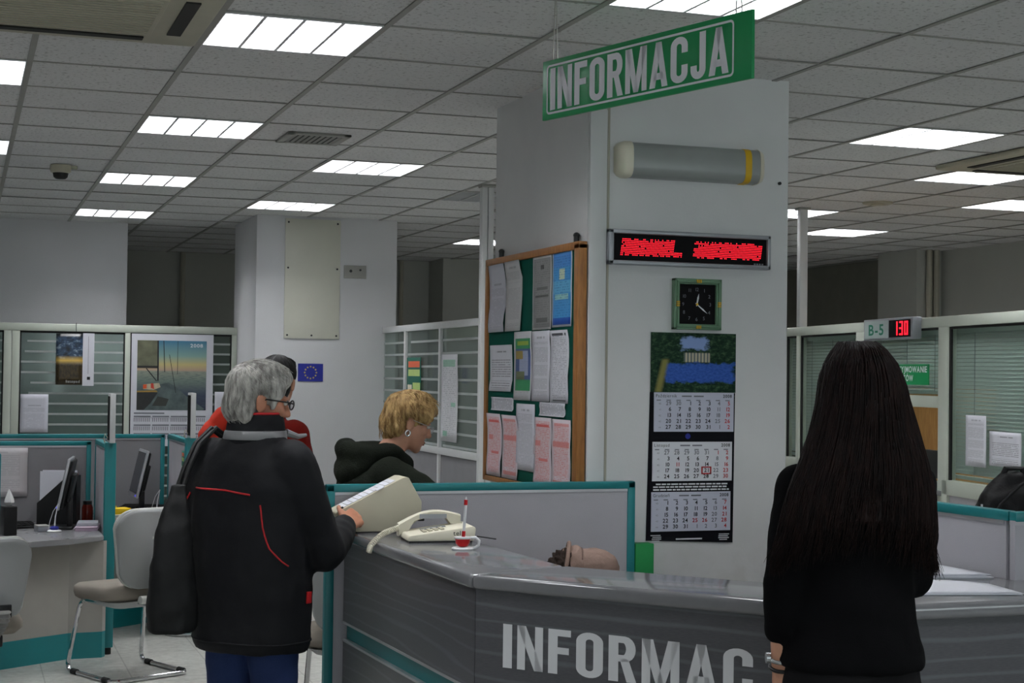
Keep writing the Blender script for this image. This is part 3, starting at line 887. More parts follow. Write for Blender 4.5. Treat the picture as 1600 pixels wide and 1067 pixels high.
blue_poster = block_sheet('blue_poster_print', (206, 212, 222), [(0.05, 0.95, 0.03, 0.97, (70, 146, 204)), (0.05, 0.95, 0.03, 0.12, (36, 86, 176)), (0.05, 0.95, 0.78, 0.97, (72, 136, 206)), (0.36, 0.64, 0.62, 0.76, (190, 204, 176)), (0.14, 0.82, 0.36, 0.43, (150, 196, 190)), (0.05, 0.95, 0.44, 0.6, (96, 168, 208))], 30, 2.5, (40, 96, 160), 0.5)
green_poster = block_sheet('green_poster_print', (208, 208, 212), [(0.08, 0.94, 0.14, 0.9, (52, 130, 84)), (0.08, 0.94, 0.3, 0.75, (66, 84, 132)), (0.3, 0.8, 0.36, 0.72, (160, 168, 196)), (0.1, 0.5, 0.6, 0.72, (150, 130, 70)), (0.12, 0.6, 0.3, 0.42, (104, 110, 80)), (0.2, 0.84, 0.8, 0.86, (150, 170, 60))], 40, 3.5, (60, 90, 90), 0.15)
def pink(name, seed, blocks):
    return block_sheet(name, (216, 204, 210), [(0.1, 0.9, 0.06, 0.95, (216, 190, 194))]+blocks, 40, seed, (208, 118, 116), 0.75)
pinkA = pink('pink_form_print_a', 4.5, [(0.15, 0.85, 0.86, 0.9, (206, 96, 92)), (0.3, 0.8, 0.36, 0.4, (210, 120, 116)), (0.1, 0.4, 0.58, 0.66, (212, 140, 136))])
pinkB = pink('pink_form_print_b', 5.5, [(0.06, 0.95, 0.6, 0.68, (212, 140, 136)), (0.1, 0.9, 0.9, 0.94, (212, 150, 148)), (0.08, 0.92, 0.06, 0.12, (212, 150, 148)), (0.08, 0.92, 0.12, 0.18, (216, 208, 214))])
headed = block_sheet('headed_letter_print', (212, 212, 220), [(0.1, 0.72, 0.925, 0.96, (44, 44, 52)), (0.16, 0.88, 0.03, 0.045, (90, 90, 98)), (0.8, 0.88, 0.925, 0.96, (60, 60, 70))], 42, 6.6, (120, 122, 132), 0.55)
PAP = [((7.076, 6.842, 1.852, 2.168), A4t, 'white sheet with a printed table at the top left corner of the notice board', 3),
 ((6.836, 6.617, 1.852, 2.170), A4b, 'plain text sheet right of the table sheet in the top row of the notice board', 3),
 ((6.478, 6.246, 1.850, 2.168), grey_poster, 'dark grey poster sheet in the top row of the notice board', 0),
 ((6.24, 6.012, 1.856, 2.177), blue_poster, 'blue poster with yellow lettering at the top right of the notice board', 0),
 ((7.054, 6.735, 1.577, 1.791), big, 'white sheet in large type at the left edge of the notice board, middle row', 1),
 ((6.711, 6.482, 1.541, 1.847), green_poster, 'green and blue leaflet in the middle of the notice board', 0),
 ((6.478, 6.255, 1.540, 1.845), A4, 'white letter right of the green leaflet on the notice board', 2),
 ((6.248, 6.035, 1.537, 1.843), headed, 'letter with a black heading bar at the right of the notice board', 2),
 ((7.025, 6.714, 1.488, 1.549), smallp, 'small note above the left pair of pink forms', 1),
 ((6.375, 6.069, 1.480, 1.538), smallp, 'small note above the right pair of pink forms', 1),
 ((6.672, 6.428, 1.231, 1.526), A4c, 'long white sheet hanging between the two pairs of pink forms', 2),
 ((7.08, 6.868, 1.182, 1.472), pinkA, 'pink form at the left edge of the notice board', 2),
 ((6.862, 6.645, 1.182, 1.470), pinkB, 'pink form right of the leftmost pink form', 2),
 ((6.442, 6.222, 1.180, 1.472), pinkA, 'pink form right of the long white sheet', 2),
 ((6.216, 6.001, 1.180, 1.470), pinkB, 'rightmost pink form on the notice board', 2)]
for i, ((ya, yb, za, zb), mt, lab, bow) in enumerate(PAP):
    s_ = MB(); s_.sheet((xf+0.0105-0.0006*(i % 3), ya, za), -Y, Z, ya-yb, zb-za, 0.004+0.004*bow, seed=i*1.7, n=-X)
    tag(s_.build('poster' if 'poster' in lab or 'leaflet' in lab else ('form' if 'form at' in lab or 'pink form' in lab[:14] or 'rightmost' in lab else 'notice'), mt, thick=0.0005), lab, 'notice', 'sheets on the notice board')

# ------------------------------------------------------------ far column
t = thing('wall_panel', 'blank cream board screwed high on the far white column', 'board', (2.68, 12.6, 2.4))
s_ = MB(); s_.box(2.454, 2.91, 12.588, 12.6, 1.93, 2.9, bev=0.003); s_.build('board', M['panel_cream'], t)
for xx, zz in ((2.48, 1.955), (2.68, 1.955), (2.885, 1.955), (2.48, 2.87), (2.885, 2.87), (2.48, 2.5), (2.885, 2.5)):
    s_ = MB(); s_.cyl((xx, 12.589, zz), (xx, 12.584, zz), 0.008, seg=10); s_.build('screw', M['dark_mark'], t)
t = thing('flag_picture', 'small blue flag picture with a ring of gold stars on the far column', 'flag', (2.68, 12.6, 1.655))
s_ = MB(); s_.box(2.576, 2.782, 12.595, 12.6, 1.582, 1.726); s_.build('sheet', M['flag_blue'], t, smooth=False)
s_ = MB()
for i in range(12):
    a = 2*PI*i/12; c = Vector((2.679+0.048*math.cos(a), 12.594, 1.654+0.048*math.sin(a)))
    pts = [c+Vector((math.sin(2*PI*k/10), 0, math.cos(2*PI*k/10)))*(0.010 if k % 2 == 0 else 0.004) for k in range(10)]
    s_.add(pts, [tuple(range(10))])
s_.build('gold_stars', M['flag_gold'], t, smooth=False)
t = thing('wall_plate', 'pale grey blank cover plate right of the cream board', 'cover plate', (3.035, 12.6, 2.485))
s_ = MB(); s_.box(2.943, 3.13, 12.592, 12.6, 2.43, 2.536, bev=0.003); s_.build('plate', M['tbar'], t)
s_ = MB(); s_.cyl((3.0, 12.593, 2.49), (3.0, 12.588, 2.49), 0.012); s_.build('screw', M['dark_mark'], t); s_ = MB(); s_.cyl((3.08, 12.593, 2.5), (3.08, 12.588, 2.5), 0.009); s_.build('screw', M['dark_mark'], t)

# ------------------------------------------------------------ glass partitions
def pane(parent, x0, x1, z0, z1, mat, zs=None, stripe_y=-0.012, y=0.0):
    s_ = MB(); s_.box(x0, x1, y-0.004, y+0.004, z0, z1); p = s_.build('pane', mat, parent, world=False, smooth=False)
    if zs:
        s_ = MB(); rr = random.Random(int(x0*100))
        for z in zs:
            if z0 < z < z1: s_.box(x0+(rr.random() < .4)*rr.uniform(0.0, 0.12), x1, y-0.0065, y-0.0045, z-0.0085, z+0.0085)
        s_.build('frosted_stripes', M['frost'], p, world=False, smooth=False)
    return p
t = thing('glass_partition', 'cream framed glass partition with frosted stripes behind the left desks', 'partition', (0, 13.5, 0))
zs = [1.885-0.0857*i for i in range(20)]
def bar(parent, nm, x0, x1, z0, z1, mat, d=0.03, bev=0.004):
    s_ = MB(); s_.box(x0, x1, -d, d, z0, z1, bev=bev); return s_.build(nm, mat, parent, world=False)
bar(t, 'top_rail', -2.5, 2.224, 1.968, 2.03, M['cream_frame']); bar(t, 'bottom_rail', -2.5, 2.224, 0.0, 0.12, M['cream_frame'])
for x0, x1 in ((0.325, 0.385), (0.388, 0.45), (1.291, 1.335), (2.18, 2.224), (-0.75, -0.7), (-1.7, -1.65)): bar(t, 'post', x0, x1, 0.12, 1.968, M['cream_frame'], 0.028)
for x0, x1 in ((-1.65, -0.75), (-0.7, 0.325), (0.45, 1.291), (1.335, 2.18)):
    pane(t, x0, x1, 0.12, 1.968, M['glass'], zs)
    s_ = MB()
    for a_, b_ in ((x0, x0+0.012), (x1-0.012, x1)): s_.box(a_, b_, -0.016, -0.006, 0.12, 1.968)
    s_.box(x0, x1, -0.016, -0.006, 1.952, 1.968); s_.build('rubber_seal', M['rubber'], t, world=False, smooth=False)

t = thing('glass_partition', 'white framed glass partition between the far column and the notice board pillar', 'partition', (3.3, 12.87, 0), -PI/2)
# local x runs towards the camera
Ld = 2.9
for i, x0 in enumerate((0.0, 0.965, 1.91)):
    pass
for x in (0.0, 0.965, 1.915, 2.88): bar(t, 'post', x-0.022, x+0.022, 0, 2.03, M['white_frame'], 0.025)
bar(t, 'top_rail', 0, 2.88, 1.985, 2.035, M['white_frame'], 0.026); bar(t, 'middle_rail', 0, 2.88, 1.075, 1.125, M['white_frame'], 0.027); bar(t, 'bottom_rail', 0, 2.88, 0, 0.08, M['white_frame'], 0.026)
for x0, x1 in ((0.022, 0.943), (0.987, 1.893), (1.937, 2.858)):
    pane(t, x0, x1, 1.125, 1.985, M['glass_clear'], [1.9-0.095*i for i in range(9)])
    s_ = MB(); s_.box(x0, x1, -0.008, 0.008, 0.08, 1.075); s_.build('lower_panel', M['panel'], t, world=False, smooth=False)
t = thing('pole', 'tall silver pole from floor to ceiling left of the notice board', 'pole', (3.29, 9.94, 0))
s_ = MB()
for q in (-0.022, 0.022): s_.box(q-0.02, q+0.02, -0.03, 0.03, 0, CEIL, bev=0.008)
s_.build('post', M['white_frame'], t, world=False)
s_ = MB(); s_.box(-0.05, 0.05, -0.04, 0.04, CEIL-0.02, CEIL, bev=0.004); s_.build('ceiling_plate', M['tbar'], t, world=False)
leaf = block_sheet('service_leaflet_print', (30, 92, 78), [(0.1, 0.9, 0.82, 0.93, (206, 96, 66)), (0.1, 0.9, 0.66, 0.78, (176, 196, 120)), (0.42, 0.94, 0.06, 0.54, (176, 200, 120)), (0.06, 0.36, 0.2, 0.5, (220, 210, 190))], 30, 1.1, (60, 90, 70), 0.15)
s_ = MB(); s_.sheet((3.286, 11.86, 1.36), -Y, Z, 0.4, 0.42, 0.002, n=-X); tag(s_.build('leaflet', leaf, thick=0.0005), 'green leaflet with an orange heading on the glass behind the blond woman', 'leaflet')
lst = block_sheet('long_list_print', (212, 212, 216), [(0.12, 0.86, 0.86, 0.94, (150, 190, 170)), (0.14, 0.4, 0.06, 0.12, (150, 196, 176)), (0.6, 0.85, 0.4, 0.45, (150, 196, 176))], 46, 7.1, (130, 134, 140), 0.5)
s_ = MB(); s_.sheet((3.284, 10.915, 1.175), -Y, Z, 0.4, 0.62, 0.006, seed=2, n=-X); tag(s_.build('price_list', lst, thick=0.0005), 'long white list with a green heading on the glass partition', 'notice')
s_ = MB(); s_.sheet((3.322, 11.27, 1.6), -Y, Z, 0.29, 0.22, 0.0, n=-X); tag(s_.build('sticker', M['ink_grey'], thick=0.0005), 'dark grey square sheet stuck to the glass right of the green leaflet', 'notice')

# right booth with blinds
RZ = math.atan2(-0.9895, -0.1447)
RA = (5.907, 10.542, 0)
t = thing('glass_booth_partition', 'white framed glazed booth wall with venetian blinds on the right', 'partition', RA, RZ)
RP = t
RM = ROOT[t]
for x0, x1 in ((-0.02, 0.02), (0.24, 0.30), (1.33, 1.5), (2.545, 2.665), (4.5, 4.58)): bar(t, 'post', x0, x1, 0, 1.975, M['cream_frame'], 0.03)
bar(t, 'top_rail', -0.02, 4.6, 1.972, 2.035, M['cream_frame'], 0.032)
bar(t, 'bottom_rail', 0, 1.4, 0.99, 1.07, M['cream_frame']); bar(t, 'bottom_rail', 2.6, 4.55, 0.98, 1.068, M['cream_frame']); bar(t, 'transom', 1.5, 2.56, 1.49, 1.56, M['cream_frame'])
def blind(parent, x0, x1, z0, z1):
    s_ = MB(); z = z1-0.03
    while z > z0:
        s_.box(-0.5*(x1-x0), 0.5*(x1-x0), -0.013, 0.013, -0.0006, 0.0006, Mx=Matrix.Translation((0.5*(x0+x1), 0.05, z)) @ Matrix.Rotation(0.85, 4, 'X')); z -= 0.0225
    s_.box(x0, x1, 0.03, 0.07, z1-0.025, z1); s_.box(x0, x1, 0.035, 0.065, z0-0.02, z0)
    o = s_.build('blind', M['blind'], parent, world=False, smooth=False)
    s_ = MB()
    for k in (0.15, 0.5, 0.85): s_.tube([(x0+(x1-x0)*k, 0.034, z0), (x0+(x1-x0)*k, 0.034, z1)], 0.0015, 5)
    s_.build('ladder_cord', M['ink_grey'], o, world=False)
for x0, x1, z0, z1 in ((0.02, 0.24, 1.07, 1.972), (0.30, 1.33, 1.07, 1.972), (1.5, 2.545, 1.56, 1.972), (2.665, 4.5, 1.068, 1.972)):
    pane(t, x0, x1, z0, z1, M['glass_booth'])
    blind(t, x0-0.07, x1-0.004, z0+0.03, z1-0.012)
    s_ = MB()
    for a_, b_ in ((x0, x0+0.022), (x1-0.014, x1)): s_.box(a_, b_, -0.018, -0.005, z0, z1)
    s_.box(x0, x1, -0.018, -0.005, z1-0.014, z1); s_.build('rubber_seal', M['rubber'], t, world=False, smooth=False)
for x0, x1 in ((0, 1.4), (2.6, 4.55)):
    s_ = MB(); s_.box(x0, x1, -0.01, 0.01, 0, 0.99); s_.build('lower_panel', M['panel_light'], t, world=False, smooth=False)
s_ = MB(); s_.box(1.45, 2.6, -0.2, 0.25, 0.97, 1.0, bev=0.004); s_.build('ledge', M['desk'], t, world=False)
s_ = MB(); s_.box(1.45, 2.6, -0.01, 0.01, 0, 0.97); s_.build('lower_panel', M['panel_light'], t, world=False, smooth=False)
def RW(x, y, z): return RM @ Vector((x, y, z))
t = thing('pole', 'slim white pole rising from the booth with blinds to the ceiling', 'pole', RW(0.27, 0, 0), RZ)
s_ = MB(); s_.box(-0.032, 0.032, -0.03, 0.03, 2.036, CEIL, bev=0.004); s_.build('post', M['white_frame'], t, world=False)
s_ = MB(); s_.box(-0.05, 0.05, -0.045, 0.045, CEIL-0.015, CEIL, bev=0.003); s_.build('ceiling_plate', M['tbar'], t, world=False)
t = thing('wooden_cabinet', 'honey wood cabinet inside the booth opening', 'cabinet', RW(1.1, 0.52, 0), RZ)
s_ = MB(); s_.box(-0.9, 0.75, -0.16, 0.2, 0, 1.62, bev=0.004); s_.build('body', M['wood_light'], t, world=False)
for q in (-0.88, -0.07):
    s_ = MB(); s_.box(q, q+0.8, -0.175, -0.16, 0.08, 1.6, bev=0.003); d_ = s_.build('door', M['wood_light'], t, world=False)
t = thing('monitor', 'black screen edge standing on the ledge of the booth opening', 'monitor', RW(2.02, 0.19, 1.0), RZ)
s_ = MB(); s_.box(-0.09, 0.25, -0.02, 0.02, 0.04, 0.215, bev=0.006); s_.build('display', M['black'], t, world=False)
s_ = MB(); s_.box(-0.02, 0.02, -0.012, 0.012, 0.015, 0.08); s_.box(-0.08, 0.08, -0.05, 0.05, 0.0, 0.015, bev=0.004); s_.build('stand', M['black'], t, world=False)
t = thing('document_tray', 'pale plastic tray on the ledge of the booth opening', 'tray', RW(2.3, -0.09, 1.0), RZ)
s_ = MB(); s_.box(-0.16, 0.2, -0.1, 0.1, 0, 0.006); s_.box(-0.16, 0.2, 0.09, 0.1, 0, 0.05); s_.box(-0.16, -0.15, -0.1, 0.1, 0, 0.05); s_.box(0.19, 0.2, -0.1, 0.1, 0, 0.05); s_.build('tray', M['blind'], t, world=False)

t = thing('queue_display', 'grey queue display reading B-5 and red 130 on the booth top rail', 'display', RW(1.964, -0.032, 1.907), RZ)
s_ = MB(); s_.box(-0.365, 0.365, -0.06, 0, 0, 0.136, bev=0.006); s_.build('case', M['alu_paint'], t, world=False)
s_ = MB(); s_.box(-0.34, 0.02, -0.0625, -0.059, 0.012, 0.124); s_.build('counter_plate', plain('pale_green_grey_plate', (166, 178, 176), 0.5), t, world=False, smooth=False)
s_ = MB(); text(s_, 'B-5', frame((-0.16, -0.0635, 0.034), X, Z), 0.066, w=0.25, bold=True, align='c'); s_.build('lettering', M['ink_green'], t, world=False, smooth=False)
s_ = MB(); s_.box(0.03, 0.335, -0.0625, -0.059, 0.014, 0.122); s_.build('screen', M['led_face'], t, world=False, smooth=False)
s_ = MB()
SEG = {'1': 'bc', '3': 'abgcd', '0': 'abcdef'}
for i, dgt in enumerate('130'):
    x0, z0, W, Hh, tt = 0.112+i*0.072-(0.005 if i == 0 else 0), 0.026, 0.05, 0.086, 0.015
    R_ = {'a': (0, W, Hh-tt*0.7, Hh), 'd': (0, W, 0, tt*0.7), 'g': (0, W, Hh/2-tt*0.35, Hh/2+tt*0.35), 'b': (W-tt, W, Hh/2, Hh), 'c': (W-tt, W, 0, Hh/2), 'f': (0, tt, Hh/2, Hh), 'e': (0, tt, 0, Hh/2)}
    for ch in SEG[dgt]:
        a_, b_, c_, d_ = R_[ch]; s_.box(x0+a_, x0+b_, -0.0645, -0.0628, z0+c_, z0+d_)
s_.build('lit_digits', M['red_led'], t, world=False, smooth=False)
t = thing('booth_sign', 'green sign with white lettering on the booth glass below the B-5 display', 'sign', RW(1.97, -0.012, 1.625), RZ)
s_ = MB(); s_.box(-0.44, 0.425, -0.006, 0, 0, 0.128); s_.build('board', M['green_sign'], t, world=False, smooth=False)
s_ = MB(); text(s_, 'I PRZYJMOWANIE', frame((0.41, -0.0068, 0.078), X, Z), 0.036, w=0.52, align='r', bold=True); text(s_, 'DOKUMENTÓW', frame((0.22, -0.0068, 0.024), X, Z), 0.036, w=0.44, align='r', bold=True)
s_.build('lettering', M['sign_white'], t, world=False, smooth=False)
for x0, x1, z0, z1, mt, lab in ((2.857, 3.1, 1.165, 1.457, A4, 'tall white notice on the booth glass'), (3.138, 3.49, 1.182, 1.374, big, 'wider white notice on the booth glass above the black bag')):
    s_ = MB(); s_.sheet((x0, -0.0075, z0), X, Z, x1-x0, z1-z0, 0.002, n=-Y); bmesh.ops.transform(s_.bm, matrix=RM, verts=s_.bm.verts)
    tag(s_.build('notice', mt, thick=0.0005), lab, 'notice', 'notices on the booth glass')
# ------------------------------------------------------------ organic volumes (one continuous skin from overlapping solids)
class Blob(MB):
    def cap(s, p0, r0, p1, r1, seg=14):
        """tapered capsule"""
        p0, p1 = Vector(p0), Vector(p1)
        d = (p1-p0); L = d.length; d = d.normalized() if L > 1e-6 else Vector((0, 0, 1))
        a = d.orthogonal().normalized(); b = d.cross(a)
        rings = []
        def ring(c, r): return [c+(a*math.cos(2*PI*i/seg)+b*math.sin(2*PI*i/seg))*r for i in range(seg)]
        for k in range(4, 0, -1):
            t = PI/2*k/4.3; rings.append(ring(p0-d*r0*math.sin(t), r0*math.cos(t)))
        rings.append(ring(p0, r0)); rings.append(ring(p1, r1))
        for k in range(1, 5):
            t = PI/2*k/4.3; rings.append(ring(p1+d*r1*math.sin(t), r1*math.cos(t)))
        return s.loft(rings)
    def chain(s, pts):
        """pts: list of (point, radius)"""
        for (p, r), (q, t) in zip(pts, pts[1:]): s.cap(p, r, q, t)
        return s
    def oval(s, rings, n=20, power=2.0):
        """rings: (centre, vec a, vec b) lofted ovals with rounded closed ends"""
        R_ = []
        for c, a, b_ in rings:
            c, a, b_ = Vector(c), Vector(a), Vector(b_)
            pts = []
            for i in range(n):
                t = 2*PI*i/n; ct, st = math.cos(t), math.sin(t)
                e = 2.0/power
                pts.append(c+a*(math.copysign(abs(ct)**e, ct))+b_*(math.copysign(abs(st)**e, st)))
            R_.append(pts)
        return s.loft(R_)
    def skin(s, name, mat, parent, voxel=0.008, smooth=4, disp=0.0, dscale=0.1, keep=None):
        bmesh.ops.recalc_face_normals(s.bm, faces=s.bm.faces)
        me = bpy.data.meshes.new('tmp'); s.bm.to_mesh(me); s.bm.free()
        o = bpy.data.objects.new('tmp', me); COL.objects.link(o)
        md = o.modifiers.new('r', 'REMESH'); md.mode = 'VOXEL'; md.voxel_size = voxel
        if smooth:
            md = o.modifiers.new('s', 'SMOOTH'); md.iterations = smooth; md.factor = 0.5
        bpy.context.view_layer.update()
        dg = bpy.context.evaluated_depsgraph_get()
        m2 = bpy.data.meshes.new_from_object(o.evaluated_get(dg))
        bpy.data.objects.remove(o); bpy.data.meshes.remove(me)
        if disp:
            m2.update()
            for v, nn in zip(m2.vertices, [Vector(v.normal) for v in m2.vertices]):
                k = noise.noise(v.co/dscale)+0.5*noise.noise(v.co/dscale*2.3+Vector((7, 3, 1)))
                v.co += nn*disp*k
        if keep: keep(m2)
        out = MB(); out.bm.from_mesh(m2); bpy.data.meshes.remove(m2)
        tree = BVHTree.FromBMesh(out.bm)
        ob = out.build(name, mat, parent, angle=180)
        return ob, tree

def panel(name, label, p0, p1, z0, z1, fab, group=None, th=0.022, rail=0.028, ends=0.03, cat='office partition', end0=True, end1=True):
    p0, p1 = Vector((*p0, 0)), Vector((*p1, 0)); d = p1-p0; L = d.length
    t = thing(name, label, cat, p0, math.atan2(d.y, d.x), group)
    s_ = MB(); s_.box(0, L, -th, th, z1-rail, z1, bev=0.005)
    if end0: s_.box(0, ends, -th, th, 0, z1, bev=0.005)
    if end1: s_.box(L-ends, L, -th, th, 0, z1, bev=0.005)
    s_.box(0, L, -th, th, 0.02, 0.12, bev=0.004); s_.build('frame', M['teal'], t, world=False)
    s_ = MB(); s_.box(ends*0.6, L-ends*0.6, -th*0.7, th*0.7, 0.1, z1-rail*0.6); s_.build('fabric_panel', fab, t, world=False, smooth=False)
    s_ = MB(); s_.box(ends, L-ends, -th*0.85, th*0.85, z1-rail-0.01, z1-rail+0.002); s_.build('trim_strip', M['silver'], t, world=False, smooth=False)
    return t

# ------------------------------------------------------------ left desks
G = 'office partitions round the left desks'
panel('office_partition', 'low grey partition with teal rail behind the desk with the black magazine file', (-1.6, 10.32), (0.79, 10.32), 0, 1.2, M['panel'], G)
panel('office_partition', 'low grey partition with teal rail behind the farther desk with the yellow things', (-1.6, 11.12), (1.345, 11.12), 0, 1.213, M['panel'], G)
def post(x, y, lab):
    t = thing('partition_post', lab, 'partition post', (x, y, 0), 0, 'teal posts of the left desks')
    s_ = MB(); s_.box(-0.032, 0.032, -0.032, 0.032, 0.04, 1.23, bev=0.006); s_.build('post', M['teal'], t, world=False)
    s_ = MB(); s_.cyl((0, 0, 0), (0, 0, 0.04), 0.024); s_.build('foot', M['rubber'], t, world=False)
post(0.832, 9.45, 'teal post between the two left desks, under the nearer upright display')
post(1.385, 10.12, 'teal post of the farther desk, behind the shoulder of the black jacket')
post(0.165, 8.25, 'teal post cut by the left edge of the picture')
panel('office_partition', 'short side partition between the two left desks', (0.832, 9.48), (0.832, 10.29), 0, 1.215, M['panel_light'], G, end0=False)
panel('office_partition', 'short side partition at the right of the farther desk', (1.385, 10.15), (1.385, 11.1), 0, 1.215, M['panel_light'], G, end0=False)
panel('office_partition', 'side partition at the left edge of the picture', (0.155, 8.29), (0.155, 9.0), 0, 1.2, M['panel_light'], G, end0=False)
def desk(lab, top, front, zt=0.70):
    t = thing('desk', lab, 'desk', (*top[0], 0), 0, 'grey desks on the left')
    s_ = MB(); s_.prism(top, zt-0.032, zt, bev=0.008); s_.build('desktop', M['desk'], t)
    poly = list(front)+[(p[0]+0.02, p[1]+0.03) for p in front[::-1]]
    s_ = MB(); s_.prism(poly, 0.148, zt-0.033); s_.build('front_panel', M['desk_front'], t, smooth=False)
    poly = [(p[0], p[1]-0.004) for p in front]+[(p[0]+0.02, p[1]+0.03) for p in front[::-1]]
    s_ = MB(); s_.prism(poly, 0.0, 0.148); s_.build('plinth', M['teal'], t, smooth=False)
    return t
desk('grey desk with angled teal plinth, carrying the black magazine file', [(-1.5, 8.6), (-0.2, 8.82), (0.385, 9.07), (0.62, 9.2), (0.795, 9.34), (0.795, 10.29), (-1.5, 10.29)], [(-1.5, 8.75), (-0.2, 8.92), (0.234, 9.1), (0.604, 9.335), (0.795, 9.345)])
desk('grey desk with yellow things on it, behind the empty visitor chair', [(0.865, 9.9), (1.0, 10.1), (1.35, 10.25), (1.35, 11.09), (0.865, 11.09)], [(0.87, 10.33), (0.98, 10.4), (1.24, 10.6), (1.35, 10.62)])
def edge_display(x, y, lab):
    t = thing('counter_display', lab, 'display', (x, y, 1.23), 0, 'upright displays on the desk posts')
    s_ = MB(); s_.box(-0.012, 0.02, -0.12, 0.03, 0.0, 0.285, bev=0.004); s_.build('case', M['white_frame'], t, world=False)
    s_ = MB(); s_.box(-0.0135, -0.012, -0.115, 0.02, 0.015, 0.27); s_.build('screen', M['led_face'], t, world=False, smooth=False)
    s_ = MB(); s_.tube([(-0.01, -0.01, 0.02), (-0.03, -0.02, 0.05), (-0.035, 0.0, 0.02), (-0.02, 0.015, -0.02)], 0.004, 6); s_.build('cable', M['cream'], t, world=False)
edge_display(0.83, 9.47, 'white upright display seen edge-on above the nearer desk post')
edge_display(1.383, 10.14, 'white upright display seen edge-on in front of the sailing poster')
# monitors
def monitor(lab, loc, rz, tilt, case, wd=0.38, ht=0.30, z0=0.09):
    t = thing('monitor', lab, 'monitor', loc, rz, 'desk monitors')
    m_ = Matrix.Translation((0, 0, z0)) @ Matrix.Rotation(tilt, 4, 'X')
    s_ = MB(); s_.box(-wd/2, wd/2, -0.006, 0.012, 0, ht, bev=0.006, Mx=m_); s_.build('bezel', case, t, world=False)
    s_ = MB(); s_.box(-wd/2+0.02, wd/2-0.02, -0.008, -0.005, 0.028, ht-0.018, Mx=m_); s_.build('screen', M['screen'], t, world=False, smooth=False)
    s_ = MB(); s_.box(-wd/2+0.01, wd/2-0.01, 0.012, 0.03, 0.01, ht-0.01, bev=0.01, Mx=m_); s_.box(-wd/3, wd/3, 0.03, 0.055, 0.05, ht-0.09, bev=0.012, Mx=m_); s_.build('back_cover', M['black'], t, world=False)
    s_ = MB(); s_.box(-0.035, 0.035, 0.045, 0.075, 0.0, ht*0.7, bev=0.006); s_.box(-0.11, 0.11, -0.05, 0.085, 0, 0.014, bev=0.005); s_.build('stand', M['black'], t, world=False)
    s_ = MB(); s_.cyl((wd/2-0.03, -0.0075, 0.014), (wd/2-0.03, -0.0095, 0.014), 0.005, seg=10); bmesh.ops.transform(s_.bm, matrix=m_, verts=s_.bm.verts); s_.build('power_light', M['blue_led'], t, world=False)
monitor('monitor seen edge-on beside the black magazine file', (0.575, 9.83, 0.70), math.radians(-98), -0.2, M['silver'], 0.36, 0.31, 0.12)
monitor('tilted black monitor with silver edge on the farther desk', (1.10, 10.78, 0.70), math.radians(-88), -0.22, M['silver'], 0.36, 0.32, 0.11)
def keyboard(lab, loc, rz):
    t = thing('keyboard', lab, 'keyboard', loc, rz, 'keyboards')
    s_ = MB(); s_.prism([(-0.07, 0), (0.07, 0), (0.07, 0.03), (-0.07, 0.014)], -0.21, 0.21, frame((0, 0, 0), Y, Z, X), bev=0.003); s_.build('case', M['black'], t, world=False)
    s_ = MB()
    for i in range(14):
        for j in range(5):
            z = 0.014+(0.016*(j*0.024+0.012)/0.14)+0.002
            s_.box(-0.198+i*0.0285, -0.174+i*0.0285, -0.062+j*0.025, -0.041+j*0.025, z, z+0.007)
    s_.build('keys', M['black'], t, world=False, smooth=False)
keyboard('black keyboard on the desk at the left edge', (0.235, 9.86, 0.70), math.radians(12))
keyboard('black keyboard at the back of the farther desk', (1.24, 10.98, 0.70), math.radians(-25))
t = thing('magazine_file', 'black magazine file full of papers on the left desk', 'file', (0.58, 10.1, 0.70), math.radians(-18))
prof = [(-0.115, 0), (0.125, 0), (0.125, 0.30), (0.07, 0.30), (-0.115, 0.13)]
s_ = MB()
for y0 in (-0.05, 0.046): s_.prism(prof, y0, y0+0.004, frame((0, 0, 0), X, Z, -Y))
s_.box(0.121, 0.125, -0.05, 0.05, 0, 0.30); s_.box(-0.115, 0.125, -0.05, 0.05, 0, 0.004); s_.box(-0.115, -0.111, -0.05, 0.05, 0, 0.13)
s_.build('file_box', M['black'], t, world=False, smooth=False)
for i, (y, dx, hh, mt) in enumerate(((0.034, -0.008, 0.305, 'red_plastic'), (-0.034, -0.002, 0.32, 'paper'), (-0.012, 0.005, 0.315, 'paper'), (0.014, 0.0, 0.325, 'paper'))):
    t2 = thing('folder' if mt == 'red_plastic' else 'paper_stack', ['thin red folder in the black magazine file', 'front white papers in the black magazine file', 'middle white papers in the black magazine file', 'rear white papers in the black magazine file'][i], 'papers', (0.58, 10.1, 0.705), math.radians(-18))
    s_ = MB(); s_.box(-0.1+dx, 0.112, y-0.003, y+0.004, 0, hh); s_.build('sheets', M[mt], t2, world=False, smooth=False)
def chain_pen(lab, loc, rz):
    t = thing('pen_stand', lab, 'pen stand', loc, rz, 'pen stands on the desks')
    s_ = MB(); s_.lathe([(0.04, 0), (0.042, 0.006), (0.034, 0.012), (0.012, 0.014)]); s_.build('base', M['white_plastic'], t, world=False)
    s_ = MB(); s_.ell((0.0, 0, 0.022), (0.026, 0.026, 0.014)); s_.build('blue_dome', M['flag_blue'], t, world=False)
    s_ = MB(); s_.tube([(0, 0, 0.03), (0.004, 0, 0.09), (0.02, 0, 0.165)], 0.0045, 8, taper=lambda k: 1.1-0.5*k); s_.build('pen', M['white_plastic'], t, world=False)
    s_ = MB(); s_.tube([(0.02, 0, 0.165), (-0.01, 0.0, 0.12), (-0.03, 0.005, 0.06), (-0.038, 0.0, 0.012)], 0.0022, 6); s_.build('holding_wire', M['white_plastic'], t, world=False)
chain_pen('white pen on a stand in front of the edge-on monitor', (0.535, 9.6, 0.70), -0.4)
chain_pen('white pen on a stand on the farther desk', (1.24, 10.62, 0.70), -0.4)
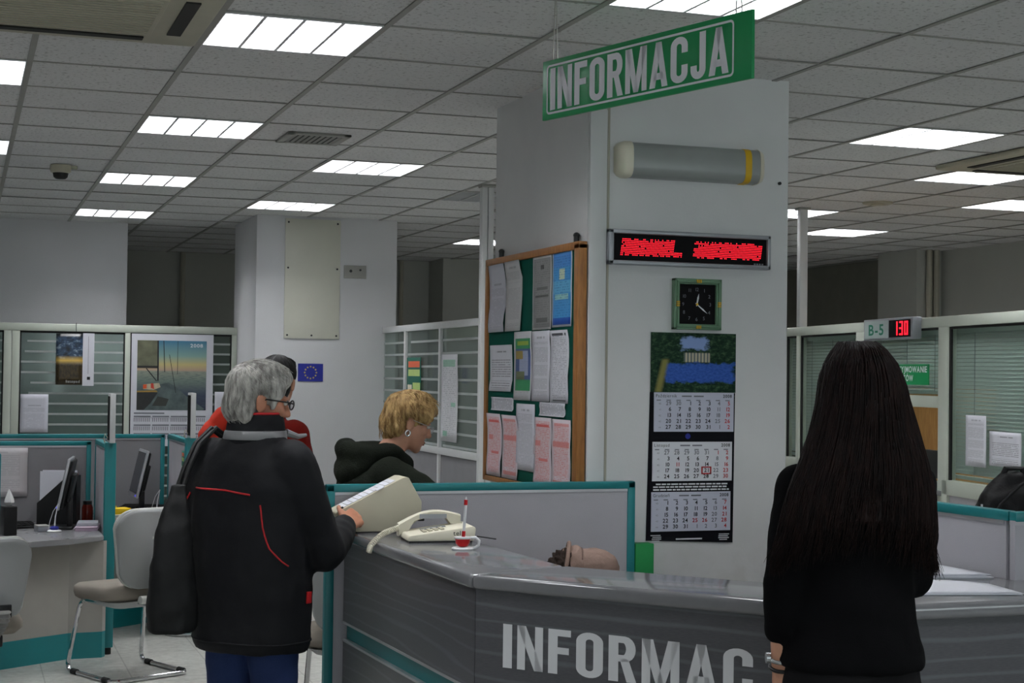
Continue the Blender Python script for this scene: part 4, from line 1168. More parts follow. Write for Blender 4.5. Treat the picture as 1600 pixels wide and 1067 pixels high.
t = thing('tissue_box', 'black tissue box with a white tissue at the left edge', 'tissue box', (0.275, 9.5, 0.70), 0.2)
s_ = MB(); s_.box(-0.04, 0.035, -0.06, 0.06, 0, 0.165, bev=0.006); s_.build('box', M['black'], t, world=False)
s_ = MB(); rr = random.Random(4)
s_.loft([[Vector((math.cos(a)*r*(0.7+0.5*rr.random()), math.sin(a)*r*(0.7+0.5*rr.random()), z)) for a in [2*PI*i/9 for i in range(9)]] for r, z in ((0.012, 0.165), (0.028, 0.185), (0.024, 0.205), (0.012, 0.235), (0.003, 0.26))]); s_.build('tissue', M['tissue'], t, world=False)
for i, (lab, mt, z0, h, x, y, rz, w_, d_) in enumerate((('pale pink paper stack at the right end of the nearer left desk', 'pink_paper', 0.70, 0.022, 0.735, 9.74, -0.15, 0.13, 0.25), ('white papers lying on the pale pink stack', 'paper', 0.722, 0.018, 0.74, 9.78, -0.1, 0.12, 0.2))):
    t = thing('paper_stack', lab, 'papers', (x, y, z0), rz)
    s_ = MB()
    for k in range(4): s_.box(-w_/2+rr.uniform(-.006, .006), w_/2+rr.uniform(-.006, .006), -d_/2+rr.uniform(-.006, .006), d_/2, h*k/4, h*(k+0.92)/4)
    s_.build('sheets', M[mt], t, world=False, smooth=False)
t = thing('box', 'small grey box beside the keyboard on the left desk', 'box', (0.468, 9.66, 0.70), 0.2)
s_ = MB(); s_.box(-0.035, 0.035, -0.05, 0.05, 0, 0.03, bev=0.004); s_.build('body', M['alu_paint'], t, world=False); s_ = MB(); s_.box(-0.035, 0.035, -0.05, 0.05, 0.0305, 0.036, bev=0.002); s_.build('lid', M['tbar'], t, world=False)
t = thing('jar', 'small amber red jar in the corner of the left desk', 'jar', (0.765, 10.2, 0.70))
s_ = MB(); s_.lathe([(0.03, 0), (0.034, 0.01), (0.034, 0.09), (0.026, 0.11)]); s_.build('body', M['amber'], t, world=False); s_ = MB(); s_.lathe([(0.027, 0.109), (0.028, 0.13), (0.02, 0.133)]); s_.build('lid', M['black'], t, world=False)
t = thing('ball', 'small brownish ball by the amber jar', 'ball', (0.69, 10.17, 0.725)); s_ = MB(); s_.ell((0, 0, 0), (0.025, 0.025, 0.025)); s_.build('body', M['wood_light'], t, world=False)
t = thing('notepad', 'yellow notepad block on the farther desk', 'notepad', (1.0, 10.6, 0.70), 0.3)
s_ = MB(); s_.box(-0.05, 0.06, -0.05, 0.05, 0.0, 0.05, bev=0.006); s_.build('sheets', M['yellow_bright'], t, world=False); s_ = MB(); s_.box(-0.06, 0.07, -0.06, 0.06, -0.0, 0.012, bev=0.003); s_.build('base', M['cream'], t, world=False)
t = thing('paper_tape', 'yellow roll standing beneath the tilted monitor', 'roll', (0.95, 10.74, 0.70), 0.2)
s_ = MB(); s_.lathe([(0.02, 0), (0.045, 0.0), (0.045, 0.05), (0.02, 0.05)]); s_.build('roll', M['yellow_bright'], t, world=False); s_ = MB(); s_.lathe([(0.012, 0), (0.019, 0), (0.019, 0.054), (0.012, 0.054)]); s_.build('core', M['black'], t, world=False)
s_ = MB(); s_.sheet((-0.05, 10.295, 0.855), X, Z, 0.455, 0.305, 0.002, n=-Y); tag(s_.build('notice', text_sheet('wall_list_print', base=(196, 192, 194), ink=(140, 140, 146), rows=28, seed=9.3, strength=0.4, margin=0.1), thick=0.0005), 'large pale list pinned to the partition at the left edge', 'notice')
s_ = MB(); s_.sheet((0.86, 10.0, 0.99), Y, Z, 0.1, 0.18, 0.002, n=X); tag(s_.build('notice', M['paper'], thick=0.0005), 'narrow white sheet on the far side of the teal post', 'notice')
s_ = MB(); s_.sheet((1.359, 10.32, 0.94), -Y, Z, 0.12, 0.2, 0.001, n=-X); tag(s_.build('notice', leaf, thick=0.0005), 'small green and red leaflet on the side partition of the farther desk', 'notice')

# behind the left desks: calendars on the glass partition
def sunset_mat():
    n = N('sunset_picture_print'); u, v = n.uv(); co = n.coord('UV')
    mp = n.node('ShaderNodeMapping', {0: co}); mp.inputs['Scale'].default_value = (3, 9, 1)
    cl = n.noise(mp.outputs[0], 1.2, 5, 0.6)
    sky = n.ramp(cl, [(0.36, lin((16, 22, 30))), (0.54, lin((44, 66, 92))), (0.7, lin((150, 164, 172)))])
    c = n.mix(n.band(v, 0.42, 0.52, 0.05), sky, lin((214, 176, 84)))
    c = n.mix(n.band(v, -0.1, 0.42, 0.05), c, n.ramp(n.noise(co, 14, 5), [(0.3, lin((24, 20, 14))), (0.68, lin((66, 52, 22)))]))
    c = n.mix(n.band(v, 0.93, 1.1, 0.03), c, lin((14, 18, 20)))
    n.color(c); n.set(0.3, 0, 0.4)
    return n.m
t = thing('wall_calendar', 'dark sunset calendar with a white side strip hanging on the striped glass', 'calendar', (0.89, 13.45, 1.74))
s_ = MB(); s_.sheet((0.735, 13.452, 1.528), X, Z, 0.213, 0.422, 0.0); s_.build('sunset_picture', sunset_mat(), t, thick=0.0006)
s_ = MB(); s_.box(0.948, 1.04, 13.452, 13.455, 1.52, 1.955); s_.build('date_strip', M['paper'], t, smooth=False)
s_ = MB(); s_.box(0.985, 1.01, 13.450, 13.4515, 1.57, 1.595); s_.box(0.992, 0.994, 13.45, 13.4515, 1.62, 1.93); s_.build('print', M['ink'], t, smooth=False)
s_ = MB(); text(s_, 'listopad', frame((0.815, 13.4505, 1.545), X, Z), 0.022); s_.build('lettering', M['ink_white'], t, smooth=False)
s_ = MB(); s_.tube([(0.893, 13.452, 1.953), (0.893, 13.462, 2.04)], 0.0025, 6); s_.build('hanging_cord', M['ink'], t)
def sail_mat():
    n = N('sailing_picture_print'); u, v = n.uv(); co = n.coord('UV')
    c = n.ramp(v, [(0.0, lin((34, 38, 58))), (0.22, lin((50, 58, 78))), (0.42, lin((104, 118, 110))), (0.555, lin((136, 142, 128))), (0.575, lin((176, 150, 130))), (0.66, lin((190, 176, 120))), (0.78, lin((126, 158, 152))), (1.0, lin((58, 112, 142)))])
    nz = n.noise(n.coord('UV', (4, 20, 1)), 3, 4)
    sea = n.math('MULTIPLY', n.band(v, -0.1, 0.56, 0.01), n.node('ShaderNodeMapRange', {'Value': nz, 'From Min': 0.45, 'From Max': 0.7, 'To Max': 0.5}).outputs[0])
    c = n.mix(sea, c, lin((60, 74, 84)))
    c = n.mix(n.boxm(u, v, -0.1, 0.29, 0.62, 1.1, 0.006), c, n.ramp(n.noise(co, 6, 4), [(0.3, lin((84, 86, 70))), (0.7, lin((112, 112, 90)))]))
    c = n.mix(n.boxm(u, v, -0.1, 0.3, 0.6, 0.635, 0.008), c, lin((34, 34, 36)))
    n.color(c); n.set(0.4, 0, 0.3)
    return n.m
t = thing('wall_poster', 'large sailing boat calendar poster on the striped glass', 'poster', (1.68, 13.45, 1.5))
P0, P1 = (1.342, 1.02), (2.022, 1.962)
s_ = MB(); s_.box(P0[0], P1[0], 13.455, 13.457, P0[1], P1[1]); s_.build('sheet', M['paper'], t, smooth=False)
s_ = MB(); s_.sheet((1.39, 13.4545, 1.322), X, Z, 0.575, 0.585, 0); s_.build('sailing_picture', sail_mat(), t)
def PP(u, v): return Vector((1.39+0.575*u, 13.4535, 1.322+0.585*v))
def ppoly(pts, nm, mat, y=0.0):
    s_ = MB(); s_.add([PP(*p)-Vector((0, y, 0)) for p in pts], [tuple(range(len(pts)))]); return s_.build(nm, mat, t, smooth=False)
ppoly([(0.0, 0.0), (0.02, 0.3), (0.3, 0.36), (0.45, 0.4), (0.56, 0.34), (0.72, 0.2), (0.98, 0.02), (0.95, 0.0)], 'boat_deck', plain('print_deck', (84, 98, 98), 0.5, var=0.25, nscale=14))
ppoly([(0.0, 0.0), (0.0, 0.26), (0.16, 0.27), (0.3, 0.25), (0.2, 0.1), (0.1, 0.0)], 'cockpit_shade', plain('print_dark', (36, 38, 38), 0.5, var=0.2, nscale=20), 0.0005)
ppoly([(0.22, 0.06), (0.3, 0.2), (0.46, 0.16), (0.42, 0.06)], 'hatch', plain('print_hatch', (48, 50, 46), 0.5), 0.0005)
ppoly([(0.0, 0.255), (0.0, 0.275), (0.28, 0.285), (0.3, 0.26)], 'gunwale', plain('print_gunwale', (150, 120, 52), 0.5), 0.001)
ppoly([(0.09, 0.3), (0.1, 0.37), (0.32, 0.39), (0.34, 0.33), (0.24, 0.29)], 'rolled_sail', plain('print_roll', (188, 176, 150), 0.5, var=0.2, nscale=20), 0.0005)
ppoly([(0.09, 0.305), (0.09, 0.365), (0.14, 0.37), (0.14, 0.31)], 'orange_mark', plain('print_orange', (206, 84, 40), 0.5), 0.001)
ppoly([(0.2, 0.32), (0.2, 0.385), (0.235, 0.385), (0.25, 0.3)], 'red_mark', plain('print_red', (180, 60, 44), 0.5), 0.001)
s_ = MB()
for p, q, r in (((0.295, 1.0), (0.3, 0.42), 0.006), ((0.375, 1.0), (0.395, 0.55), 0.003), ((0.46, 0.8), (0.56, 0.25), 0.0022), ((0.58, 1.0), (0.58, 0.52), 0.0018), ((0.13, 0.6), (0.28, 0.42), 0.004)):
    a_, b_ = PP(*p)-Vector((0, .001, 0)), PP(*q)-Vector((0, .001, 0)); d = (b_-a_).normalized(); nn = Vector((-d.z, 0, d.x))*r
    s_.add([a_-nn, a_+nn, b_+nn, b_-nn], [(0, 1, 2, 3)])
s_.build('rigging', M['ink'], t, smooth=False)
s_ = MB(); text(s_, '2008', frame(PP(0.76, 0.91), X, Z), 0.028, w=0.11, bold=True); s_.build('year', M['ink_white'], t, smooth=False)
s_ = MB(); s_.box(1.37, 1.62, 13.4525, 13.4535, 1.29, 1.302); s_.build('heading', M['ink_grey'], t, smooth=False)
for i in range(4):
    s_ = MB()
    for j in range(3):
        x0, z1 = 1.37+i*0.152, 1.275-j*0.073
        s_.box(x0, x0+0.138, 13.4525, 13.4535, z1-0.012, z1)
        for k in range(9): s_.box(x0+k*0.0155, x0+k*0.0155+0.006, 13.4525, 13.4535, z1-0.05, z1-0.018)
    s_.build('month_column', M['ink_grey'], t, smooth=False)
s_ = MB(); s_.sheet((0.462, 13.46, 1.135), X, Z, 0.22, 0.312, 0.002); tag(s_.build('notice', A4t, thick=0.0005), 'white table sheet on the striped glass above the left desk', 'notice')
s_ = MB(); s_.sheet((2.04, 13.46, 1.1), X, Z, 0.13, 0.38, 0.0); tag(s_.build('notice', M['paper'], thick=0.0005), 'white sheet on the striped glass half hidden by the grey haired head', 'notice')

# ------------------------------------------------------------ chairs
def make_chair(lab, loc, rz):
    t = thing('visitor_chair', lab, 'chair', loc, rz, 'grey visitor chairs')
    # faces local +Y
    R = 0.0125
    def bend(pts, r=0.06, n=5):
        out = [Vector(pts[0])]
        for i in range(1, len(pts)-1):
            p, a, b_ = Vector(pts[i]), Vector(pts[i-1]), Vector(pts[i+1])
            u, v = (a-p).normalized()*r, (b_-p).normalized()*r
            for k in range(n+1):
                s = k/n; out.append(p+u*(1-s)**2+v*s*s)
        out.append(Vector(pts[-1])); return out
    fr = bend([(-0.16, -0.12, 0.41), (-0.2, 0.16, 0.41), (-0.23, 0.25, 0.013), (-0.23, -0.24, 0.013), (0.23, -0.24, 0.013), (0.23, 0.25, 0.013), (0.2, 0.16, 0.41), (0.16, -0.12, 0.41)])
    s_ = MB(); s_.tube(fr, R, 10); s_.build('chrome_frame', M['chrome'], t, world=False)
    for x in (-0.23, 0.23):
        for y in (0.16, -0.17):
            s_ = MB(); s_.cyl((x, y-0.025, 0.014), (x, y+0.025, 0.014), 0.0165, seg=12); s_.build('floor_glide', M['rubber'], t, world=False)
    def rr2(w_, h_, r, n=5, top=1.0):
        return arcp(w_-r, h_-r, r, r, 0, 90, n)+arcp(-w_+r, h_-r, r, r, 90, 180, n)+arcp(-w_*top+r, -h_+r, r, r, 180, 270, n)+arcp(w_*top-r, -h_+r, r, r, 270, 360, n)
    s_ = MB(); rings = []
    for z, k in ((0.415, 0.88), (0.43, 0.97), (0.455, 1.0), (0.475, 0.99), (0.488, 0.93)):
        rings.append([Vector((p[0]*k, p[1]*k+0.04, z+(0.012*(p[1]/0.22)**2 if z > 0.47 else 0)-0.015*max(0, p[1]/0.22))) for p in rr2(0.225, 0.22, 0.08)])
    s_.loft(rings); s_.build('seat_pad', M['chair_fabric'], t, world=False, angle=50)
    s_ = MB(); rings = []
    for z, k in ((0.37, 0.55), (0.385, 0.75), (0.415, 0.9)):
        rings.append([Vector((p[0]*k, p[1]*k+0.02, z)) for p in rr2(0.225, 0.22, 0.08)])
    s_.loft(rings); s_.build('seat_shell', M['chair_shell'], t, world=False, angle=50)
    # backrest
    mB = Matrix.Translation((0, -0.235, 0.70)) @ Matrix.Rotation(0.16, 4, 'X')
    def back(y0, y1, k, k2):
        rg = []
        for y, kk in ((y0, k2), (y0*0.7+y1*0.3, k), (y0*0.3+y1*0.7, k), (y1, k2)):
            rg.append([mB @ Vector((p[0]*kk, y+0.05*(p[0]/0.22)**2, p[1]*kk)) for p in rr2(0.215, 0.215, 0.11, 6, 0.84)])
        return rg
    s_ = MB(); s_.loft(back(-0.03, 0.0, 1.0, 0.95)); s_.build('back_shell', M['chair_shell'], t, world=False, angle=60)
    s_ = MB(); s_.loft(back(-0.002, 0.018, 1.02, 0.99)); s_.build('shell_rim', M['chair_rim'], t, world=False, angle=60)
    s_ = MB(); s_.loft(back(0.012, 0.045, 0.95, 0.88)); s_.build('back_pad', M['chair_fabric'], t, world=False, angle=60)
    s_ = MB(); s_.box(-0.035, 0.035, -0.285, -0.262, 0.42, 0.66, bev=0.01); s_.box(-0.045, 0.045, -0.275, 0.0, 0.395, 0.42, bev=0.008); s_.build('back_bracket', M['chair_shell'], t, world=False)
    for x in (-1, 1):
        s_ = MB(); s_.cyl((x*0.03, -0.24, 0.43), (x*0.075, -0.24, 0.43), 0.022, seg=14); s_.build('adjusting_knob', M['chair_rim'], t, world=False)
    s_ = MB(); s_.box(-0.03, 0.03, -0.034, -0.028, 0.06, 0.072, Mx=mB); s_.build('label_plate', M['chair_rim'], t, world=False, smooth=False)
    return t
ch = make_chair('empty grey visitor chair on chrome runners in front of the left desk', (0.89, 8.82, 0), math.radians(25))
copy_tree(ch, None, (1.53, 10.12, 0), math.radians(-20), 'grey visitor chair farther back, only its chrome runners showing past the bag')
copy_tree(ch, None, (1.72, 7.06, 0), math.radians(-14), 'grey chair showing between the black jacket and the counter end')
copy_tree(ch, None, (2.2, 5.26, 0), math.radians(180), 'grey chair behind the counter carrying the pinkish beige coat')
t = thing('office_chair', 'grey office chair with a corrugated stem cover at the left edge', 'chair', (0.115, 7.78, 0), math.radians(12))
s_ = MB()
def rr3(w_, h_, r, n=6): return arcp(w_-r, h_-r, r, r, 0, 90, n)+arcp(-w_+r, h_-r, r, r, 90, 180, n)+arcp(-w_+r, -h_+r, r*0.6, r*0.6, 180, 270, n)+arcp(w_-r, -h_+r, r*0.6, r*0.6, 270, 360, n)
mB = Matrix.Translation((0, -0.1, 0.665)) @ Matrix.Rotation(0.08, 4, 'X')
def ob(y0, y1, k):
    return [[mB @ Vector((p[0]*kk, y+0.16*(p[0]/0.21)**2*0.3, p[1]*kk)) for p in rr3(0.2, 0.2, 0.09)] for y, kk in ((y0, k*0.94), (y0+0.006, k), (y1-0.006, k), (y1, k*0.95))]
s_.loft(ob(-0.04, 0.0, 1.0)); s_.build('back_shell', M['chair_shell'], t, world=False, angle=60)
s_ = MB(); s_.loft(ob(-0.003, 0.02, 1.02)); s_.build('shell_rim', M['chair_rim'], t, world=False, angle=60)
s_ = MB(); s_.loft(ob(0.015, 0.05, 0.94)); s_.build('back_pad', M['chair_fabric'], t, world=False, angle=60)
s_ = MB(); s_.box(0.04, 0.1, -0.15, -0.13, 0.5, 0.56, bev=0.004); s_.build('dark_slot', M['black'], t, world=False)
s_ = MB()
pts = [Vector((0.05-0.12*k*k, -0.165+0.22*k*k, 0.535-0.21*k)) for k in [i/40 for i in range(41)]]
s_.tube(pts, 0.04, 14, taper=lambda k: 1.0+0.09*math.sin(k*2*PI*13)); s_.build('corrugated_cover', M['hose'], t, world=False)
s_ = MB(); s_.loft([[Vector((p[0]*k, p[1]*k+0.16, z)) for p in rr3(0.23, 0.22, 0.09)] for z, k in ((0.40, 0.85), (0.43, 1.0), (0.46, 1.0), (0.485, 0.93))]); s_.build('seat', M['chair_fabric'], t, world=False, angle=50)
s_ = MB(); s_.box(-0.1, 0.1, 0.0, 0.3, 0.34, 0.40, bev=0.01); s_.cyl((0, 0.15, 0.1), (0, 0.15, 0.35), 0.025); s_.build('gas_column', M['black'], t, world=False)
for i in range(5):
    a = 2*PI*i/5+0.3; d = Vector((math.cos(a), math.sin(a), 0))
    s_ = MB(); s_.cyl(Vector((0, 0.15, 0.1)), Vector((0, 0.15, 0.07))+d*0.25, 0.022, 0.016); q = s_.build('base_leg', M['black'], t, world=False)
    s_ = MB(); c = Vector((0, 0.15, 0.03))+d*0.25; pp = Vector((-d.y, d.x, 0)); s_.cyl(c-pp*0.02, c+pp*0.02, 0.03); s_.build('caster', M['rubber'], q, world=False)

# ------------------------------------------------------------ reception counter
t = thing('reception_counter', 'angled grey information counter with INFORMACJA lettering on its front', 'counter', (1.437, 4.452, 0))
CT = t
O0, O1, O2, O3 = (1.362, 5.835), (1.437, 4.452), (2.177, 3.578), (3.9, 3.578)
I0, I1, I2 = (1.715, 5.835), (1.79, 4.584), (2.33, 3.945)
def gap(p, q, g=0.0015):
    d = Vector((q[0]-p[0], q[1]-p[1])).normalized()*g; return (p[0]+d.x, p[1]+d.y)
zt = 1.06
for poly in ([O0, gap(O1, O0), gap(I1, I0), I0], [gap(O1, O2), gap(O2, O1), gap(I2, I1), gap(I1, I2)],
             [gap(O2, O3), O3, (3.9, 3.925), (2.958, 3.925), (2.915, 4.58), (2.62, 4.58), gap(I2, (2.4, 3.9))]):
    s_ = MB(); s_.prism(poly, zt-0.045, zt, bev=0.015, seg=4); s_.build('worktop', M['worktop'], t)
def off(p, q, r, d):
    """inset corner q of polyline p-q-r"""
    a = Vector((q[0]-p[0], q[1]-p[1])).normalized() if p else None
    b_ = Vector((r[0]-q[0], r[1]-q[1])).normalized() if r else None
    a = a or b_; b_ = b_ or a
    na, nb = Vector((-a.y, a.x)), Vector((-b_.y, b_.x)); m_ = (na+nb).normalized()
    m_ = m_*(d/max(0.3, m_.dot(na))); return (q[0]+m_.x, q[1]+m_.y)
def inset(d): return [off(None, O0, O1, d), off(O0, O1, O2, d), off(O1, O2, O3, d), off(O2, O3, None, d)]
F_, F2 = inset(0.02), inset(0.045)
s_ = MB(); s_.prism([F_[0], gap(F_[1], F_[0]), gap(F2[1], F2[0]), F2[0]], 0.715, zt-0.046); s_.build('front_panel', M['grain'], t, smooth=False)
s_ = MB(); s_.prism([F_[0], gap(F_[1], F_[0]), gap(F2[1], F2[0]), F2[0]], 0.0, 0.645); s_.build('lower_panel', M['grain'], t, smooth=False)
F3, F4 = inset(0.035), inset(0.06)
s_ = MB(); s_.prism([F3[0], F3[1], F4[1], F4[0]], 0.64, 0.72); s_.build('teal_band', M['teal'], t, smooth=False)
F5 = inset(0.016)
for z in (0.645, 0.712):
    s_ = MB(); s_.prism([F5[0], gap(F5[1], F5[0]), gap(F2[1], F2[0]), F2[0]], z-0.004, z+0.004); s_.build('silver_trim', M['silver'], t, smooth=False)
s_ = MB(); s_.prism([gap(F_[1], F_[2]), gap(F_[2], F_[1]), gap(F2[2], F2[1]), gap(F2[1], F2[2])], 0, zt-0.046); s_.build('front_panel', M['grain'], t, smooth=False)
s_ = MB(); s_.prism([gap(F_[2], F_[3]), F_[3], F2[3], gap(F2[2], F2[3])], 0, zt-0.046); s_.build('front_panel', M['grain'], t, smooth=False)
s_ = MB(); s_.box(1.715-0.02, 1.73, 4.75, 5.8, 0, zt-0.046); s_.build('inner_panel', M['desk_front'], t, smooth=False)
dd = Vector((O2[0]-O1[0], O2[1]-O1[1], 0)).normalized(); nn = Vector((dd.y, -dd.x, 0))
base = Vector((F_[1][0], F_[1][1], 0))
s_ = MB(); block_word(s_, 'INFORMACJA', frame(base+dd*0.098+nn*0.0015+Z*0.793, dd, Z), 0.128, 0.985, 0.085); s_.build('lettering', M['letter_grey'], t, smooth=False)

panel('office_partition', 'low grey partition with a teal frame behind the counter, left of the calendar', (1.315, 5.878), (2.59, 5.878), 0, 1.228, M['panel_light'], 'partitions round the counter', th=0.02, rail=0.03, ends=0.034)
panel('office_partition', 'pale grey partition with teal rail at the right end of the counter', (2.945, 4.62), (2.988, 3.968), 0, 1.263, M['panel_light'], 'partitions round the counter', th=0.018, rail=0.03, ends=0.02, end1=False)
panel('office_partition', 'pale grey partition running on past the right edge of the picture', (2.972, 3.946), (4.2, 3.946), 0, 1.263, M['panel_light'], 'partitions round the counter', th=0.018, rail=0.03, ends=0.001, end0=False)
t = thing('binder', 'green binder standing beside the teal partition end by the pillar', 'binder', (2.625, 5.888, 0.62))
s_ = MB(); s_.box(-0.033, 0.05, -0.03, 0.03, 0.0, 0.355, bev=0.004); s_.build('cover', M['green_plastic'], t, world=False); s_ = MB(); s_.box(-0.026, 0.043, -0.022, 0.028, 0.01, 0.352); s_.build('pages', M['paper'], t, world=False, smooth=False)
t = thing('side_table', 'small grey side table under the green binder', 'table', (2.72, 5.72, 0))
s_ = MB(); s_.box(-0.13, 0.4, -0.2, 0.2, 0.59, 0.62, bev=0.005); s_.build('table_top', M['desk'], t, world=False)
for x in (-0.11, 0.38):
    for y in (-0.18, 0.18): s_ = MB(); s_.box(x-0.015, x+0.015, y-0.015, y+0.015, 0, 0.59); s_.build('leg', M['silver'], t, world=False, smooth=False)

# index box on the counter
t = thing('index_box', 'cream wedge-shaped box with a sloping list of white labels on the counter', 'box', (1.48, 5.76, zt))
prof = [(1.395, 0.003), (1.579, 0.003), (1.643, 0.052), (1.645, 0.112), (1.593, 0.203), (1.573, 0.205), (1.318, 0.078), (1.316, 0.07)]
s_ = MB(); s_.prism(prof, 0, 0.135, frame((0, 5.70, zt), X, Z, Y), bev=0.004); s_.build('housing', M['cream_grey'], t)
s_ = MB(); s_.prism([(1.40, 0), (1.575, 0), (1.58, 0.006), (1.396, 0.006)], 0.004, 0.131, frame((0, 5.70, zt), X, Z, Y)); s_.build('base_strip', M['rubber'], t, smooth=False)
p0, p1 = Vector((1.318, 5.70, zt+0.078)), Vector((1.573, 5.70, zt+0.205)); dl = (p1-p0).normalized(); nl = Vector((-dl.z, 0, dl.x)); L = (p1-p0).length
for i in range(10):
    m_ = frame(p0+dl*(0.03+i*0.0225)+Y*0.014+nl*0.0005, dl, Y, nl)
    s_ = MB(); s_.box(0, 0.0195, 0, 0.105, 0, 0.0015, Mx=m_); s_.build('label_strip', M['paper'], t, smooth=False)
s_ = MB(); s_.box(0.17, 0.2, -0.012, 0.03, 0.001, 0.0028, Mx=frame(p0+nl*0.001, dl, Y, nl)); s_.build('folded_label', M['paper'], t, smooth=False)
s_ = MB(); s_.box(0.02, 0.03, -0.004, 0.01, 0.001, 0.007, Mx=frame(p0+nl*0.001, dl, Y, nl)); s_.build('catch', M['black'], t, smooth=False)
s_ = MB(); s_.box(1.643, 1.668, 5.74, 5.765, zt+0.035, zt+0.047, bev=0.003); s_.build('plug', M['black'], t)

# telephone
t = thing('telephone', 'cream desk telephone with a coiled cord on the counter', 'telephone', (1.61, 5.40, zt), math.radians(-6))
prof = [(-0.115, 0.004), (0.115, 0.004), (0.118, 0.05), (0.09, 0.058), (-0.11, 0.022)]
s_ = MB(); s_.prism([(-0.118, 0.006), (0.122, 0.006), (0.128, 0.05), (0.118, 0.058), (-0.112, 0.026)], -0.10, 0.10, frame((0, 0, 0), X, Z, -Y), bev=0.006); s_.build('body', M['cream'], t, world=False)
s_ = MB(); s_.box(-0.11, 0.115, -0.092, 0.092, 0, 0.007); s_.build('base', M['black'], t, world=False, smooth=False)
ms = frame((-0.112, 0, 0.0265), Vector((0.23, 0, 0.032)), Y)
s_ = MB()
for i in range(4):
    for j in range(3): s_.box(0.055+i*0.021, 0.069+i*0.021, -0.075+j*0.022, -0.059+j*0.022, 0, 0.005, bev=0.0015, Mx=ms)
s_.build('keypad', M['cream_grey'], t, world=False)
s_ = MB(); s_.box(0.06, 0.15, 0.0, 0.028, 0, 0.003, Mx=ms); s_.build('index_window', M['alu_paint'], t, world=False, smooth=False)
s_ = MB(); text(s_, 'tel', frame((0.045, -0.1008, 0.026), X, Z), 0.016); s_.build('side_mark', M['ink'], t, world=False, smooth=False)
s_ = MB(); rings = []
for k in range(13):
    q = k/12; x = -0.125+0.225*q
    arch = 0.05+0.03*math.sin(PI*q)+0.032*q
    th = 0.016 if 2 < k < 10 else 0.021
    lo = arch-th-(0.016 if (k <= 2 or k >= 10) else 0.0)
    yw = 0.026 if (k <= 2 or k >= 10) else 0.021
    yc = 0.07
    rings.append([Vector((x, yc+yw*a, (arch if b_ > 0 else lo)+(0.004*b_ if abs(a) < 0.7 else 0))) for a, b_ in ((-1, -0.6), (-0.6, -1), (0.6, -1), (1, -0.6), (1, 0.6), (0.6, 1), (-0.6, 1), (-1, 0.6))])
s_.loft(rings); s_.build('handset', M['cream'], t, world=False, angle=60)
s_ = MB(); s_.box(-0.05, 0.05, 0.0475, 0.049, 0.072, 0.088); s_.build('handset_strip', M['alu_paint'], t, world=False, smooth=False)
s_ = MB()
path = [Vector((-0.12, 0.06, 0.04)), Vector((-0.15, 0.03, 0.035)), Vector((-0.185, -0.01, 0.028)), Vector((-0.215, -0.045, 0.014)), Vector((-0.243, -0.07, -0.01)), Vector((-0.25, -0.08, -0.032))]
co_ = []
for i in range(261):
    q = i/260*(len(path)-1); k = min(int(q), len(path)-2); f = q-k
    p = path[k].lerp(path[k+1], f); a = i*2*PI/10
    d = (path[k+1]-path[k]).normalized(); u = d.orthogonal().normalized(); v = d.cross(u)
    co_.append(p+(u*math.cos(a)+v*math.sin(a))*0.0085)
s_.tube(co_, 0.0026, 5); s_.build('coiled_cord', M['cream'], t, world=False)
s_ = MB(); s_.tube([(0.12, 0.05, 0.012), (0.17, 0.04, 0.006), (0.215, -0.03, 0.004)], 0.0025, 6); s_.build('line_cable', M['black'], t, world=False)

t = thing('pen_stand', 'red and white pen standing in a small red cup holder on the counter', 'pen stand', (1.614, 5.09, zt))
s_ = MB(); s_.lathe([(0.036, 0), (0.038, 0.004), (0.034, 0.008), (0.01, 0.009)]); s_.build('base', M['white_plastic'], t, world=False)
s_ = MB(); s_.lathe([(0.008, 0.009), (0.018, 0.012), (0.024, 0.022), (0.026, 0.036)]); s_.build('cup', M['red_plastic'], t, world=False, angle=60)
s_ = MB(); s_.lathe([(0.026, 0.036), (0.029, 0.037), (0.029, 0.042), (0.01, 0.043)]); s_.build('rim', M['white_plastic'], t, world=False)
s_ = MB(); s_.tube([(0.026, -0.008, 0.039), (0.042, -0.013, 0.04), (0.053, -0.017, 0.03), (0.052, -0.016, 0.014), (0.04, -0.013, 0.006), (0.026, -0.009, 0.005)], 0.0055, 10); s_.build('handle', M['white_plastic'], t, world=False)
pd = Vector((0.06, 0, 1)).normalized()
for nm, a_, b_, r, mt in (('pen_foot', 0.043, 0.062, 0.006, 'red_plastic'), ('pen_barrel', 0.062, 0.15, 0.0052, 'white_plastic'), ('pen_cap', 0.15, 0.168, 0.0062, 'red_plastic'), ('pen_tip', 0.168, 0.178, 0.004, 'white_plastic')):
    s_ = MB(); s_.cyl(pd*a_, pd*b_, r, r*(0.4 if nm == 'pen_tip' else 1), 14); s_.build(nm, M[mt], t, world=False)

# papers on the right worktop
def paper_pile(lab, pts, n, z0, mt):
    c = Vector((sum(p[0] for p in pts)/4, sum(p[1] for p in pts)/4, z0))
    t = thing('paper_sheets', lab, 'papers', c, 0, 'loose papers on the counter')
    s_ = MB(); rr = random.Random(n)
    for k in range(n):
        o = Vector((rr.uniform(-.012, .012), rr.uniform(-.012, .012), 0)) if k else Vector((0, 0, 0))
        g = 6; V = []
        for j in range(g+1):
            for i in range(g+1):
                a, b_ = i/g, j/g
                p = Vector(pts[0]).lerp(Vector(pts[1]), a).lerp(Vector(pts[3]).lerp(Vector(pts[2]), a), b_)
                V.append(Vector((p.x, p.y, z0+0.001+k*0.0025+0.012*(k/max(1, n-1))*max(0, math.sin(a*PI)*b_)))+o)
        s_.add(V, [(j*(g+1)+i, j*(g+1)+i+1, (j+1)*(g+1)+i+1, (j+1)*(g+1)+i) for j in range(g) for i in range(g)])
    s_.build('sheets', mt, t, thick=0.0008)
